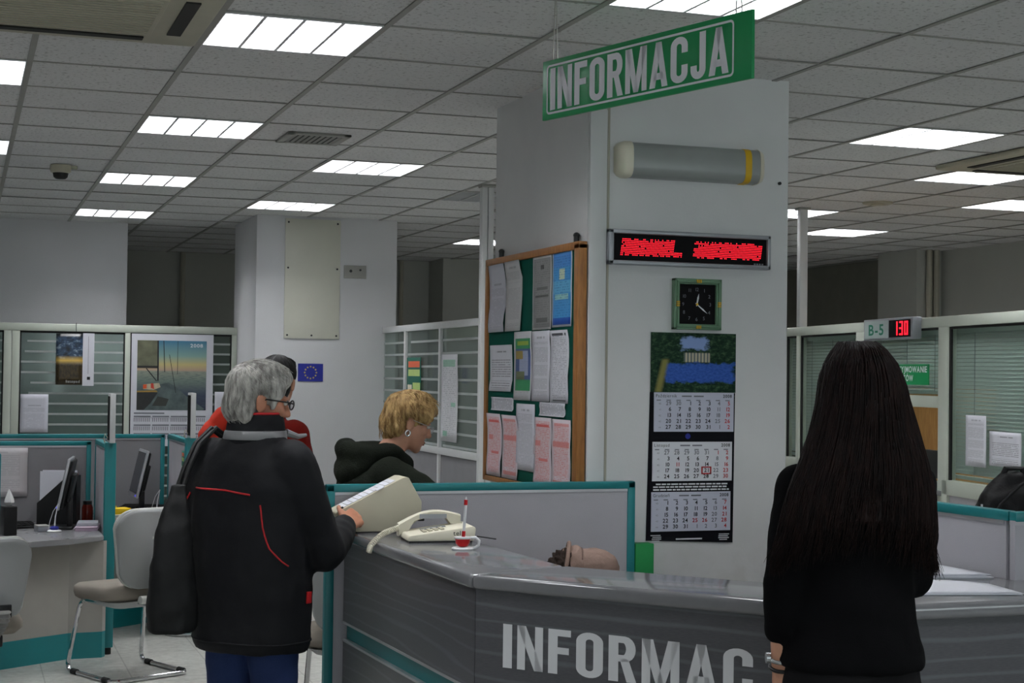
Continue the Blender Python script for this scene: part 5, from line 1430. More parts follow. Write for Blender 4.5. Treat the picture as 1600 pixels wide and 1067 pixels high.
paper_pile('loose white sheets at the front edge of the counter, right of the long haired woman', [(2.44, 3.74), (2.79, 3.655), (2.82, 3.84), (2.46, 3.92)], 4, zt, M['paper'])
paper_pile('stack of white papers further back on the counter by the right partition', [(2.55, 4.06), (2.93, 3.98), (2.92, 4.2), (2.58, 4.32)], 6, zt, M['paper'])
# ------------------------------------------------------------ people
IR, IF = Vector((0.944, -0.330, 0)), Vector((0.330, 0.944, 0))
def basis(f, u=(0, 0, 1)):
    f = Vector(f).normalized(); u = Vector(u); r = f.cross(u).normalized(); u = r.cross(f).normalized()
    return r, f, u
def add_head(b, c, B, s=1.0, neck=None):
    r, f, u = B; c = Vector(c)
    Mx = Matrix((r, f, u)).transposed()
    def Q(a, d, e): return c+(r*a+f*d+u*e)*s
    def E(a, d, e, ra, rd, re): b.ell(Q(a, d, e), (ra*s, rd*s, re*s), Mx, 20, 14)
    E(0, -0.015, 0.035, 0.074, 0.094, 0.084)
    E(0, 0.03, -0.03, 0.062, 0.064, 0.085)
    E(0, 0.045, -0.085, 0.045, 0.042, 0.035)
    b.cap(Q(0, 0.068, -0.11), 0.018*s, Q(0, 0.074, -0.102), 0.016*s)
    b.cap(Q(0, 0.09, 0.012), 0.008*s, Q(0, 0.108, -0.032), 0.0125*s)
    for q in (-1, 1):
        E(q*0.012, 0.098, -0.036, 0.009, 0.010, 0.008)
        E(q*0.03, 0.074, 0.02, 0.024, 0.018, 0.010)
        E(q*0.04, 0.066, -0.025, 0.02, 0.02, 0.018)
        E(q*0.075, -0.012, -0.012, 0.010, 0.02, 0.033)
        E(q*0.082, -0.02, 0.0, 0.008, 0.016, 0.022)
    E(0, 0.087, -0.066, 0.022, 0.010, 0.007); E(0, 0.085, -0.078, 0.019, 0.010, 0.007)
    if neck is not None: b.chain([(Q(0, -0.012, -0.06), 0.056*s), (Vector(neck), 0.06*s)])
    return Q, Mx
def face_parts(parent, Q, B, s=1.0):
    r, f, u = B; Mx = Matrix((r, f, u)).transposed()
    for q in (-1, 1):
        e = MB(); e.ell(Q(q*0.031, 0.083, 0.004), (0.012*s, 0.009*s, 0.008*s), Mx, 12, 8); ew = e.build('eye', M['eye_white'], parent, angle=180)
        e = MB(); e.ell(Q(q*0.031, 0.0905, 0.003), (0.0045*s, 0.0025*s, 0.0045*s), Mx, 10, 6); e.build('iris', M['iris'], ew, angle=180)
    e = MB(); e.ell(Q(0, 0.0955, -0.067), (0.02*s, 0.0045*s, 0.0045*s), Mx, 12, 8); e.ell(Q(0, 0.093, -0.077), (0.017*s, 0.005*s, 0.005*s), Mx, 12, 8); e.build('lips', M['lip'], parent, angle=180)
def add_hand(b, wr, d, palm, curl=(0.5, 0.6, 0.4), s=1.0, thumb=1, spread=0.06, tcurl=0.5):
    """d to the fingers, palm the way the palm faces; thumb=+1 puts it at d x palm"""
    d = Vector(d).normalized(); palm = Vector(palm); palm = (palm-d*palm.dot(d)).normalized(); t = d.cross(palm)*thumb
    wr = Vector(wr)
    b.cap(wr-d*0.03*s, 0.026*s, wr+d*0.015*s, 0.026*s)
    LEN = ((0.042, 0.025, 0.019), (0.046, 0.029, 0.021), (0.043, 0.027, 0.020), (0.033, 0.021, 0.017))
    for i in range(4):
        off_ = (1.5-i)*0.0195*s
        k = wr+d*((0.088 if i in (1, 2) else 0.082)-0.006*(i == 3))*s+t*off_
        b.cap(wr+d*0.012*s+t*off_*0.7, 0.0145*s, k, 0.0125*s)
        a = 0; p = k; dd = (d+t*(1.5-i)*spread).normalized()
        for j in range(3):
            a += curl[j]*(1+0.08*i)
            v = dd*math.cos(a)+palm*math.sin(a)
            q = p+v*LEN[i][j]*s
            b.cap(p, (0.0098-0.0008*j)*s, q, (0.0092-0.0009*j)*s, 10); p = q
    p = wr+d*0.022*s+t*0.024*s
    v = (d*0.65+t*0.7+palm*0.25).normalized()
    b.cap(wr+d*0.01*s, 0.017*s, p, 0.0155*s)
    for j, L in enumerate((0.036, 0.03, 0.024)):
        q = p+v*L*s; b.cap(p, (0.0135-0.0015*j)*s, q, (0.012-0.0015*j)*s, 10); p = q
        v = (v*math.cos(tcurl*0.6)+(palm*0.5+d*0.5-t*0.35)*math.sin(tcurl*0.6)).normalized()
def strands(mb, tree, c, B, n, crown, length, r, seed=1, lift=0.002, lo=0.0, hi=2*PI, wave=0.1, rad=0.4, phi0=0.05):
    """hair strands flowing from a crown point over a skinned volume. length(theta)-> max polar angle"""
    rr = random.Random(seed); c = Vector(c)
    a = Vector(crown).normalized(); u = (B[1]-a*a.dot(B[1])).normalized(); v = a.cross(u)
    for i in range(n):
        th = lo+(hi-lo)*rr.random(); ph1 = length(th)*rr.uniform(0.75, 1.05); ph0 = rr.uniform(phi0, ph1*0.6)
        w_ = rr.uniform(-wave, wave); lf = rr.uniform(0.3, 1.6)*lift
        pts = []
        for k in range(9):
            q = k/8; ph = ph0+(ph1-ph0)*q; t_ = th+w_*q*q
            d = a*math.cos(ph)+(u*math.cos(t_)+v*math.sin(t_))*math.sin(ph)
            hit = tree.ray_cast(c+d*rad, -d, rad)
            if hit[0] is None: break
            pts.append(hit[0]+d*lf*(0.4+q))
        if len(pts) > 4: mb.tube(pts, r, 4, taper=lambda k: 1.0-0.75*k*k)
def stick(tree, p, d, back=0.4, out=0.001):
    p, d = Vector(p), Vector(d).normalized()
    h = tree.ray_cast(p-d*back, d, back*2)
    return (h[0]-d*out) if h[0] is not None else None
def merge_strands(obj, mb):
    bmx = mb.bm
    root = obj.parent
    bmesh.ops.transform(bmx, matrix=ROOT[root].inverted(), verts=bmx.verts)
    bmx.from_mesh(obj.data); bmx.to_mesh(obj.data); bmx.free()
    obj.data.polygons.foreach_set('use_smooth', [True]*len(obj.data.polygons))

# ---------------- grey haired person in the black jacket
B0 = Vector((0.965, 5.45, 0)); BR, BF, BU = basis((0.75, 0.66, 0))
def P(r, f, z): return B0+BR*r+BF*f+Z*z
t = thing('person', 'grey haired person in a black jacket with red piping, reaching to the cream box', 'person', B0)
hB = basis(IR*0.906+IF*0.42-Z*0.16)
hc = P(0.0, 0.0, 1.552)+IR*0.016
b = Blob()
Q, Mx = add_head(b, hc, hB, 1.0, P(0, -0.01, 1.41))
b.oval([(P(0, 0, 0.86), BR*0.15, BF*0.11), (P(0, 0, 0.95), BR*0.16, BF*0.12), (P(0, 0, 1.1), BR*0.15, BF*0.11), (P(0, 0, 1.28), BR*0.17, BF*0.11), (P(0, 0, 1.38), BR*0.13, BF*0.08), (P(0, 0, 1.43), BR*0.06, BF*0.06)])
arms = {'R': [(P(0.17, 0, 1.345), 0.055), (P(0.205, 0.12, 1.03), 0.045), (P(0.112, 0.385, 1.095), 0.03)], 'L': [(P(-0.17, 0, 1.345), 0.055), (P(-0.285, -0.03, 1.06), 0.045), (P(-0.19, 0.19, 0.95), 0.03)]}
for a in arms.values(): b.chain(a)
for q in (-1, 1): b.chain([(P(q*0.085, 0, 0.88), 0.085), (P(q*0.1, 0.015, 0.48), 0.055), (P(q*0.105, 0, 0.09), 0.04)]); b.cap(P(q*0.105, -0.03, 0.05), 0.035, P(q*0.12, 0.12, 0.04), 0.03)
wr = P(0.106, 0.40, 1.10)
add_hand(b, wr, (P(0.10, 0.49, 1.125)-wr), -Z*0.7-BR*0.7, (0.75, 0.9, 0.6), 1.0, 1, 0.03)
add_hand(b, P(-0.185, 0.2, 0.945), BF*0.6-Z*0.6+BR*0.3, BR, (0.5, 0.7, 0.5), 1.0, 1)
body, tr = b.skin('body', M['skin_tan'], t, 0.0055, 3)
face_parts(body, Q, hB)
b = Blob()
b.ell(Q(0, -0.022, 0.045), (0.087, 0.106, 0.086), Mx); b.ell(Q(0, -0.055, -0.02), (0.078, 0.068, 0.08), Mx); b.ell(Q(0, -0.06, -0.05), (0.062, 0.04, 0.045), Mx); b.ell(Q(0, 0.05, 0.085), (0.072, 0.052, 0.045), Mx)
b.ell(Q(0, 0.0, 0.095), (0.075, 0.09, 0.045), Mx)
for q in (-1, 1): b.ell(Q(q*0.068, 0.025, 0.045), (0.022, 0.045, 0.045), Mx); b.ell(Q(q*0.07, 0.03, 0.0), (0.012, 0.014, 0.03), Mx); b.ell(Q(q*0.06, -0.055, -0.04), (0.03, 0.03, 0.05), Mx)
hair, htr = b.skin('hair', M['hair_grey'], t, 0.006, 5, disp=0.003, dscale=0.03)
sm = MB(); strands(sm, htr, Q(0, -0.02, 0.02), hB, 620, hB[2]*0.85-hB[1]*0.55, lambda th: 1.75+0.35*math.cos(th+PI), 0.0019, 3, 0.004, wave=0.35); merge_strands(hair, sm)
# glasses
gl = MB()
for q in (-1, 1):
    pts = [Q(q*0.034+0.024*math.cos(2*PI*k/16), 0.107, 0.002+0.016*math.sin(2*PI*k/16)) for k in range(16)]; gl.tube(pts, 0.0026, 6, closed=True)
    gl.tube([Q(q*0.058, 0.106, 0.006), Q(q*0.076, 0.085, 0.008), Q(q*0.083, 0.0, 0.006), Q(q*0.08, -0.02, -0.008)], 0.0028, 6)
gl.tube([Q(-0.01, 0.108, 0.006), Q(0, 0.112, 0.008), Q(0.01, 0.108, 0.006)], 0.0024, 6)
go = gl.build('glasses', M['black'], t)
for q in (-1, 1):
    gl = MB(); gl.add([Q(q*0.034+0.023*math.cos(2*PI*k/16), 0.107, 0.002+0.015*math.sin(2*PI*k/16)) for k in range(16)], [tuple(range(16))]); gl.build('lens', M['lens'], go)
# jacket
b = Blob()
b.oval([(P(0, 0, 0.695), BR*0.205, BF*0.15), (P(0, 0, 0.72), BR*0.215, BF*0.158), (P(0, 0, 0.80), BR*0.22, BF*0.16), (P(0, 0, 0.95), BR*0.222, BF*0.165), (P(0, -0.005, 1.10), BR*0.222, BF*0.16), (P(0, -0.01, 1.25), BR*0.222, BF*0.145), (P(0, -0.01, 1.34), BR*0.2, BF*0.12), (P(0, -0.005, 1.40), BR*0.145, BF*0.095), (P(0, 0.0, 1.44), BR*0.09, BF*0.08)], 24, 2.3)
b.chain([(P(0.165, -0.005, 1.335), 0.088), (P(0.195, 0.02, 1.24), 0.085), (P(0.215, 0.115, 1.035), 0.075), (P(0.17, 0.25, 1.055), 0.066), (P(0.118, 0.372, 1.09), 0.052)])
b.chain([(P(-0.165, -0.005, 1.335), 0.088), (P(-0.235, -0.01, 1.2), 0.082), (P(-0.29, -0.03, 1.06), 0.077), (P(-0.235, 0.08, 1.0), 0.066), (P(-0.195, 0.17, 0.96), 0.052)])
jk, jt = b.skin('jacket', M['jacket'], t, 0.010, 5, disp=0.007, dscale=0.11)
cB = (BR, BF)
def ringp(c, a, d, n=28): return [Vector(c)+BR*(a*math.cos(2*PI*i/n))+BF*(d*math.sin(2*PI*i/n)) for i in range(n)]
co = MB(); co.loft([ringp(P(0, 0, 1.39), .115, .10), ringp(P(0, .005, 1.43), .108, .102), ringp(P(0, .008, 1.475), .098, .10), ringp(P(0, .008, 1.505), .092, .095), ringp(P(0, .008, 1.508), .088, .09), ringp(P(0, .008, 1.47), .082, .084), ringp(P(0, .0, 1.42), .08, .08)], cap=False); cl = co.build('collar', M['jacket'], t, angle=60)
co = MB(); co.loft([ringp(P(0, .003, 1.418), .112, .104), ringp(P(0, .004, 1.42), .1145, .1065), ringp(P(0, .0065, 1.447), .1075, .1055), ringp(P(0, .0065, 1.449), .104, .102)], cap=False); co.build('reflective_band', M['reflect'], cl, angle=60)
co = MB(); co.tube(ringp(P(0, .008, 1.508), .09, .0925), 0.0045, 8, closed=True); co.build('red_edge', M['jacket_red'], cl)
co = MB(); co.tube([P(0.06, 0.1, 1.44), P(0.075, 0.15, 1.425), P(0.08, 0.19, 1.43)], 0.014, 8, taper=lambda k: 1-0.6*k); co.build('collar_tip', M['reflect'], cl)
def piping(pts, d, nm, r=0.0035):
    out = []
    for k in range(len(pts)-1):
        for i in range(9):
            q = Vector(pts[k]).lerp(Vector(pts[k+1]), i/8); h = stick(jt, q, d, 0.35, 0.001)
            if h: out.append(h)
    if len(out) > 3:
        m_ = MB(); m_.tube(out, r, 6); m_.build(nm, M['jacket_red'], jk)
piping([P(-0.15, 0, 1.25), P(0.0, 0, 1.25), P(0.1, 0, 1.238)], BF, 'red_piping')
piping([P(0.135, 0.0, 1.205), P(0.145, 0.0, 1.13), P(0.17, 0.0, 1.06), P(0.21, 0.0, 1.0)], BF, 'red_piping', 0.0028)
piping([P(-0.2, -0.1, 1.23), P(-0.25, -0.1, 1.17), P(-0.29, -0.1, 1.09)], BF, 'red_piping')
m_ = MB(); hem = [];
for i in range(40):
    a = 2*PI*i/40; d = BR*math.cos(a)+BF*math.sin(a)
    h = jt.ray_cast(P(0, 0, 0.735)+d*0.4, -d, 0.4)
    if h[0]: hem.append(h[0]+d*0.001)
m_.tube(hem, 0.004, 6, closed=True); m_.build('hem_seam', M['jacket'], jk)
m_ = MB(); m_.box(-0.004, 0.004, -0.012, 0.012, -0.02, 0.02, bev=0.002); bmesh.ops.transform(m_.bm, matrix=frame(P(0.222, 0.03, 0.885), BR, BF, Z), verts=m_.bm.verts); m_.build('pocket_tab', M['jacket_red'], jk)
b = Blob()
b.oval([(P(0, 0, 0.80), BR*0.17, BF*0.12), (P(0, 0, 0.93), BR*0.175, BF*0.13), (P(0, 0, 1.0), BR*0.16, BF*0.12)])
for q in (-1, 1): b.chain([(P(q*0.085, 0, 0.85), 0.098), (P(q*0.098, 0.012, 0.5), 0.078), (P(q*0.105, 0.0, 0.10), 0.068)])
b.skin('jeans', M['jeans'], t, 0.010, 4, disp=0.004, dscale=0.08)
for q in (-1, 1):
    b = Blob(); b.cap(P(q*0.105, -0.04, 0.05), 0.045, P(q*0.118, 0.1, 0.04), 0.042); b.cap(P(q*0.118, 0.1, 0.038), 0.038, P(q*0.125, 0.16, 0.034), 0.032); b.cap(P(q*0.105, -0.03, 0.06), 0.042, P(q*0.105, -0.02, 0.1), 0.045)
    so, _ = b.skin('shoe', M['shoe'], t, 0.006, 3, keep=lambda me: [setattr(v, 'co', Vector((v.co.x, v.co.y, max(0.002, v.co.z)))) for v in me.vertices])
# black bag on the left shoulder
t2 = thing('shoulder_bag', 'black cloth shoulder bag hanging behind the black jacket', 'bag', P(-0.118, -0.272, 0.774))
b = Blob(); rg = []
for z, k, rr_, ff in ((0.774, 0.85, -0.118, -0.272), (0.789, 1.0, -0.118, -0.272), (0.862, 1.03, -0.118, -0.272), (0.982, 0.9, -0.12, -0.27), (1.112, 0.68, -0.13, -0.258), (1.202, 0.48, -0.14, -0.238), (1.267, 0.32, -0.15, -0.21)):
    rg.append((P(rr_, ff, z), (BF*0.78+BR*0.6)*0.088*k, (BR*0.78-BF*0.6)*0.055*k))
b.oval(rg, 20, 2.6); bg, bt = b.skin('bag_body', M['bag'], t2, 0.008, 3, disp=0.008, dscale=0.09)
m_ = MB()
for dx in (-0.02, 0.02):
    m_.tube([P(-0.15+dx*0.6, -0.205, 1.255), P(-0.15+dx*0.5, -0.175, 1.32), P(-0.155+dx*0.5, -0.115, 1.40), P(-0.175, -0.01+dx*0.6, 1.452), P(-0.17, 0.08+dx*0.6, 1.40), P(-0.21, 0.13, 1.28)], 0.009, 8)
m_.build('strap', M['bag'], t2)

# ---------------- person with long dark hair, seen from behind
B0 = Vector((2.013, 3.275, 0)); BR, BF, BU = basis((0.28, 0.96, 0))
def P(r, f, z): return B0+BR*r+BF*f+Z*z
t = thing('person', 'person with long dark hair in a black top, seen from behind at the counter', 'person', B0)
hB = basis(BF-BR*0.12-Z*0.12); hc = P(0.005, 0.02, 1.60)
b = Blob()
Q, Mx = add_head(b, hc, hB, 0.95, P(0, 0, 1.46))
b.oval([(P(0, 0, 0.86), BR*0.155, BF*0.11), (P(0, 0, 0.95), BR*0.16, BF*0.115), (P(0, 0, 1.1), BR*0.125, BF*0.09), (P(0, 0, 1.28), BR*0.14, BF*0.1), (P(0, 0, 1.40), BR*0.13, BF*0.075), (P(0, 0, 1.46), BR*0.055, BF*0.055)])
b.chain([(P(-0.135, 0, 1.405), 0.042), (P(-0.172, -0.025, 1.16), 0.036), (P(-0.162, 0.03, 0.955), 0.024)])
b.chain([(P(0.15, 0, 1.405), 0.042), (P(0.155, 0.04, 1.17), 0.036), (P(0.07, 0.27, 1.115), 0.024)])
for q in (-1, 1): b.chain([(P(q*0.08, 0, 0.88), 0.08), (P(q*0.085, 0.01, 0.48), 0.052), (P(q*0.09, 0, 0.09), 0.036)]); b.cap(P(q*0.09, -0.03, 0.05), 0.032, P(q*0.1, 0.11, 0.035), 0.027)
add_hand(b, P(-0.16, 0.035, 0.935), -Z+BF*0.15, BR, (0.25, 0.35, 0.25), 0.9, -1)
add_hand(b, P(0.062, 0.29, 1.112), BF*0.9-BR*0.3, -Z, (0.12, 0.2, 0.15), 0.9, -1)
body, tr = b.skin('body', M['skin'], t, 0.006, 3); face_parts(body, Q, hB, 0.95)
b = Blob()
b.oval([(P(0, 0, 0.965), BR*0.172, BF*0.125), (P(0, 0, 0.985), BR*0.176, BF*0.128), (P(0, 0, 1.08), BR*0.152, BF*0.108), (P(0, 0, 1.2), BR*0.145, BF*0.105), (P(0, 0, 1.32), BR*0.158, BF*0.11), (P(0, 0, 1.40), BR*0.15, BF*0.088), (P(0, 0, 1.445), BR*0.085, BF*0.068)], 24, 2.2)
b.chain([(P(-0.13, 0, 1.395), 0.056), (P(-0.153, -0.012, 1.28), 0.052), (P(-0.172, -0.025, 1.165), 0.049), (P(-0.168, 0.005, 1.06), 0.042)])
b.chain([(P(0.145, 0, 1.40), 0.056), (P(0.158, 0.02, 1.28), 0.052), (P(0.158, 0.04, 1.175), 0.05), (P(0.115, 0.15, 1.145), 0.042)])
b.skin('black_top', M['black_knit'], t, 0.009, 4, disp=0.005, dscale=0.09)
b = Blob(); b.oval([(P(0, 0, 0.78), BR*0.165, BF*0.115), (P(0, 0, 0.9), BR*0.17, BF*0.125), (P(0, 0, 0.995), BR*0.158, BF*0.115)])
for q in (-1, 1): b.chain([(P(q*0.08, 0, 0.84), 0.09), (P(q*0.085, 0.01, 0.48), 0.065), (P(q*0.09, 0, 0.10), 0.056)])
b.skin('trousers', M['dark_trouser'], t, 0.010, 4, disp=0.003, dscale=0.08)
for q in (-1, 1):
    b = Blob(); b.cap(P(q*0.09, -0.035, 0.045), 0.04, P(q*0.1, 0.1, 0.035), 0.036); b.cap(P(q*0.09, -0.03, 0.06), 0.04, P(q*0.09, -0.02, 0.1), 0.042)
    b.skin('shoe', M['shoe'], t, 0.006, 3, keep=lambda me: [setattr(v, 'co', Vector((v.co.x, v.co.y, max(0.002, v.co.z)))) for v in me.vertices])
m_ = MB()
def wrist_ring(z, r, w_, mt, nm):
    k = (z-0.955)/(1.16-0.955); c = P(-0.162, 0.03, 0.955).lerp(P(-0.172, -0.025, 1.16), k); ax = (P(-0.172, -0.025, 1.16)-P(-0.162, 0.03, 0.955)).normalized(); a = ax.orthogonal().normalized(); d = ax.cross(a)
    m_ = MB(); m_.tube([c+(a*math.cos(2*PI*i/20)+d*math.sin(2*PI*i/20))*r for i in range(20)], w_, 8, closed=True); return m_.build(nm, M[mt], t), c
wo, wc = wrist_ring(0.985, 0.029, 0.005, 'watch', 'watch')
m_ = MB(); m_.cyl(wc-BR*0.029, wc-BR*0.038, 0.013, seg=16); m_.build('watch_case', M['watch'], wo)
wrist_ring(0.962, 0.027, 0.005, 'black', 'bracelet')
# long hair
HR = [(1.742, 0.007, 0.045, 0.0, 0.05), (1.722, 0.01, 0.062, 0.0, 0.082), (1.69, 0.01, 0.085, -0.012, 0.098), (1.645, 0.012, 0.10, -0.022, 0.098), (1.585, 0.012, 0.112, -0.04, 0.085), (1.52, 0.012, 0.13, -0.05, 0.072), (1.455, 0.008, 0.152, -0.062, 0.068), (1.39, 0.0, 0.172, -0.074, 0.062), (1.32, -0.008, 0.184, -0.082, 0.055), (1.26, -0.018, 0.19, -0.084, 0.046), (1.215, -0.014, 0.198, -0.08, 0.034), (1.17, -0.016, 0.2, -0.075, 0.026)]
b = Blob()
b.oval([(P(r_, f_, z_), BR*a_*(0.95 if z_ > 1.35 else (0.9 if z_ > 1.3 else 0.75)), BF*d_) for z_, r_, a_, f_, d_ in HR[:9]], 26, 2.1)
b.ell(Q(0, -0.02, 0.045), (0.09, 0.105, 0.088), Mx)
hair, htr = b.skin('hair', M['hair_dark'], t, 0.009, 5, disp=0.006, dscale=0.05)
rr = random.Random(21); sm = MB()
for i in range(1500):
    th = rr.uniform(PI*0.94, PI*2.06); k0 = rr.uniform(0, 5.5); lf = rr.uniform(0.97, 1.04); pts = []
    cs = math.cos(th); side = abs(cs)
    end = 8.0+1.2*side**2+rr.uniform(-1.5, 0.9)*(0.5+0.5*(1-side)); end = min(end, 9.4); w_ = rr.uniform(-0.12, 0.12)
    if i % 6 == 0: th = rr.choice((rr.uniform(PI*0.9, PI*1.1), rr.uniform(PI*1.9, PI*2.1))); end = rr.uniform(8.2, 9.5); k0 = rr.uniform(2, 7); lf = rr.uniform(0.92, 1.05)
    for q in range(13):
        kk = k0+(end-k0)*q/12; i0 = min(int(kk), len(HR)-2); f_ = kk-i0
        z_, r_, a_, ff, d_ = [HR[i0][m]*(1-f_)+HR[i0+1][m]*f_ for m in range(5)]
        t_ = th+w_*(q/12)**2; lq = lf+0.012*math.sin(q*0.9+i)
        ct, st = math.cos(t_), math.sin(t_); e = 2/2.1
        pts.append(P(r_+a_*0.965*lq*math.copysign(abs(ct)**e, ct), ff+d_*1.03*lq*math.copysign(abs(st)**e, st), z_))
    d = (pts[-1]-pts[-2]).normalized()
    pts.append(pts[-1]+d*rr.uniform(0.01, 0.04)+BR*rr.uniform(-0.006, 0.006)); pts.append(pts[-1]+d*rr.uniform(0.005, 0.025)-BR*0.3*cs*rr.uniform(-0.01, 0.02))
    sm.tube(pts, 0.0021, 4, taper=lambda k: 1.0-0.85*k*k)
merge_strands(hair, sm)

# ---------------- blond person behind the partition
H0 = Vector((1.745, 6.25, 0)); BR, BF, BU = basis(IR*0.95+IF*0.3)
def P(r, f, z): return H0+BR*r+BF*f+Z*z
t = thing('person', 'short haired blond person in a dark green hooded fleece behind the partition', 'person', P(0, -0.13, 0))
hB = basis(BF-Z*0.32); hc = P(0, 0.0, 1.452)
b = Blob(); Q, Mx = add_head(b, hc, hB, 0.9, P(0, -0.085, 1.33))
spine = [(P(0, -0.14, 0.84), BR*0.16, BF*0.11), (P(0, -0.155, 0.95), BR*0.15, BF*0.11), (P(0, -0.165, 1.1), BR*0.15, BF*0.1), (P(0, -0.14, 1.24), BR*0.15, BF*0.1), (P(0, -0.10, 1.31), BR*0.1, BF*0.08), (P(0, -0.08, 1.345), BR*0.055, BF*0.055)]
b.oval(spine)
b.chain([(P(0.165, -0.12, 1.25), 0.05), (P(0.205, 0.06, 1.13), 0.04), (P(0.145, 0.21, 1.045), 0.028)]); b.chain([(P(-0.165, -0.12, 1.25), 0.05), (P(-0.21, 0.02, 1.06), 0.04), (P(-0.12, 0.22, 0.99), 0.028)])
for q in (-1, 1): b.chain([(P(q*0.085, -0.13, 0.86), 0.085), (P(q*0.09, -0.11, 0.46), 0.055), (P(q*0.095, -0.13, 0.08), 0.038)]); b.cap(P(q*0.095, -0.16, 0.045), 0.032, P(q*0.1, -0.02, 0.035), 0.028)
add_hand(b, P(0.14, 0.235, 1.035), BF-Z*0.3, -Z, (0.4, 0.5, 0.4), 0.9, -1); add_hand(b, P(-0.115, 0.24, 0.985), BF-Z*0.3, -Z, (0.4, 0.5, 0.4), 0.9, 1)
body, tr = b.skin('body', M['skin'], t, 0.0058, 3); face_parts(body, Q, hB, 0.9)
b = Blob()
b.ell(Q(0, -0.02, 0.048), (0.079, 0.098, 0.078), Mx); b.ell(Q(0, -0.06, -0.01), (0.070, 0.057, 0.078), Mx); b.ell(Q(0, -0.068, -0.07), (0.048, 0.031, 0.046), Mx); b.ell(Q(0, 0.058, 0.08), (0.064, 0.050, 0.039), Mx); b.ell(Q(0, 0.0, 0.098), (0.064, 0.081, 0.041), Mx)
for q in (-1, 1): b.ell(Q(q*0.066, 0.04, 0.05), (0.022, 0.046, 0.041), Mx); b.ell(Q(q*0.058, -0.055, -0.035), (0.028, 0.028, 0.046), Mx)
hair, htr = b.skin('hair', M['hair_blond'], t, 0.006, 4, disp=0.005, dscale=0.025)
sm = MB(); strands(sm, htr, Q(0, -0.015, 0.02), hB, 600, hB[2]*0.85-hB[1]*0.5, lambda th: 1.7+0.3*math.cos(th+PI), 0.0018, 8, 0.008, wave=0.5); merge_strands(hair, sm)
gl = MB()
for q in (-1, 1):
    gl.tube([Q(q*0.033+0.02*math.cos(2*PI*k/14), 0.106, -0.002+0.014*math.sin(2*PI*k/14)) for k in range(14)], 0.0012, 6, closed=True); gl.tube([Q(q*0.053, 0.105, 0.002), Q(q*0.074, 0.085, 0.006), Q(q*0.082, -0.01, 0.012)], 0.0013, 6)
gl.tube([Q(-0.013, 0.106, 0.0), Q(0.013, 0.106, 0.0)], 0.0012, 6); gl.build('glasses', M['silver'], t)
m_ = MB(); m_.tube([Q(0.085, -0.012+0.011*math.cos(2*PI*k/14), -0.052+0.013*math.sin(2*PI*k/14)) for k in range(14)], 0.0026, 6, closed=True); m_.build('earring', M['watch'], t)
b = Blob()
b.oval([(P(0, -0.14, 0.80), BR*0.2, BF*0.145), (P(0, -0.155, 0.95), BR*0.2, BF*0.145), (P(0, -0.17, 1.1), BR*0.205, BF*0.14), (P(0, -0.16, 1.22), BR*0.2, BF*0.13), (P(0, -0.12, 1.29), BR*0.15, BF*0.11), (P(0, -0.09, 1.335), BR*0.085, BF*0.075)], 24, 2.2)
b.chain([(P(0.165, -0.12, 1.24), 0.082), (P(0.205, -0.02, 1.185), 0.078), (P(0.205, 0.07, 1.125), 0.068), (P(0.15, 0.2, 1.05), 0.052)]); b.chain([(P(-0.165, -0.13, 1.235), 0.082), (P(-0.21, -0.06, 1.14), 0.076), (P(-0.215, 0.02, 1.06), 0.068), (P(-0.125, 0.2, 1.0), 0.05)])
fl, ft = b.skin('fleece', M['fleece'], t, 0.010, 8, disp=0.006, dscale=0.09)
b = Blob()
b.ell(P(0, -0.225, 1.275), (0.15, 0.075, 0.1), Matrix((BR, (BF*0.8-Z*0.6), (BF*0.6+Z*0.8))).transposed())
b.chain([(P(0.1, -0.24, 1.335), 0.04), (P(0, -0.27, 1.35), 0.045), (P(-0.1, -0.24, 1.335), 0.04)]); b.chain([(P(0.1, -0.24, 1.33), 0.04), (P(0.1, -0.1, 1.33), 0.045), (P(0.06, -0.02, 1.285), 0.035)]); b.chain([(P(-0.1, -0.24, 1.33), 0.04), (P(-0.1, -0.1, 1.33), 0.045), (P(-0.06, -0.02, 1.285), 0.035)])
b.skin('hood', M['fleece'], t, 0.010, 22, disp=0.006, dscale=0.06)
b = Blob(); b.oval([(P(0, -0.135, 0.78), BR*0.16, BF*0.11), (P(0, -0.145, 0.92), BR*0.17, BF*0.12)])
for q in (-1, 1): b.chain([(P(q*0.085, -0.13, 0.82), 0.095), (P(q*0.09, -0.11, 0.46), 0.075), (P(q*0.095, -0.13, 0.10), 0.065)])
b.skin('trousers', M['dark_trouser'], t, 0.012, 4)

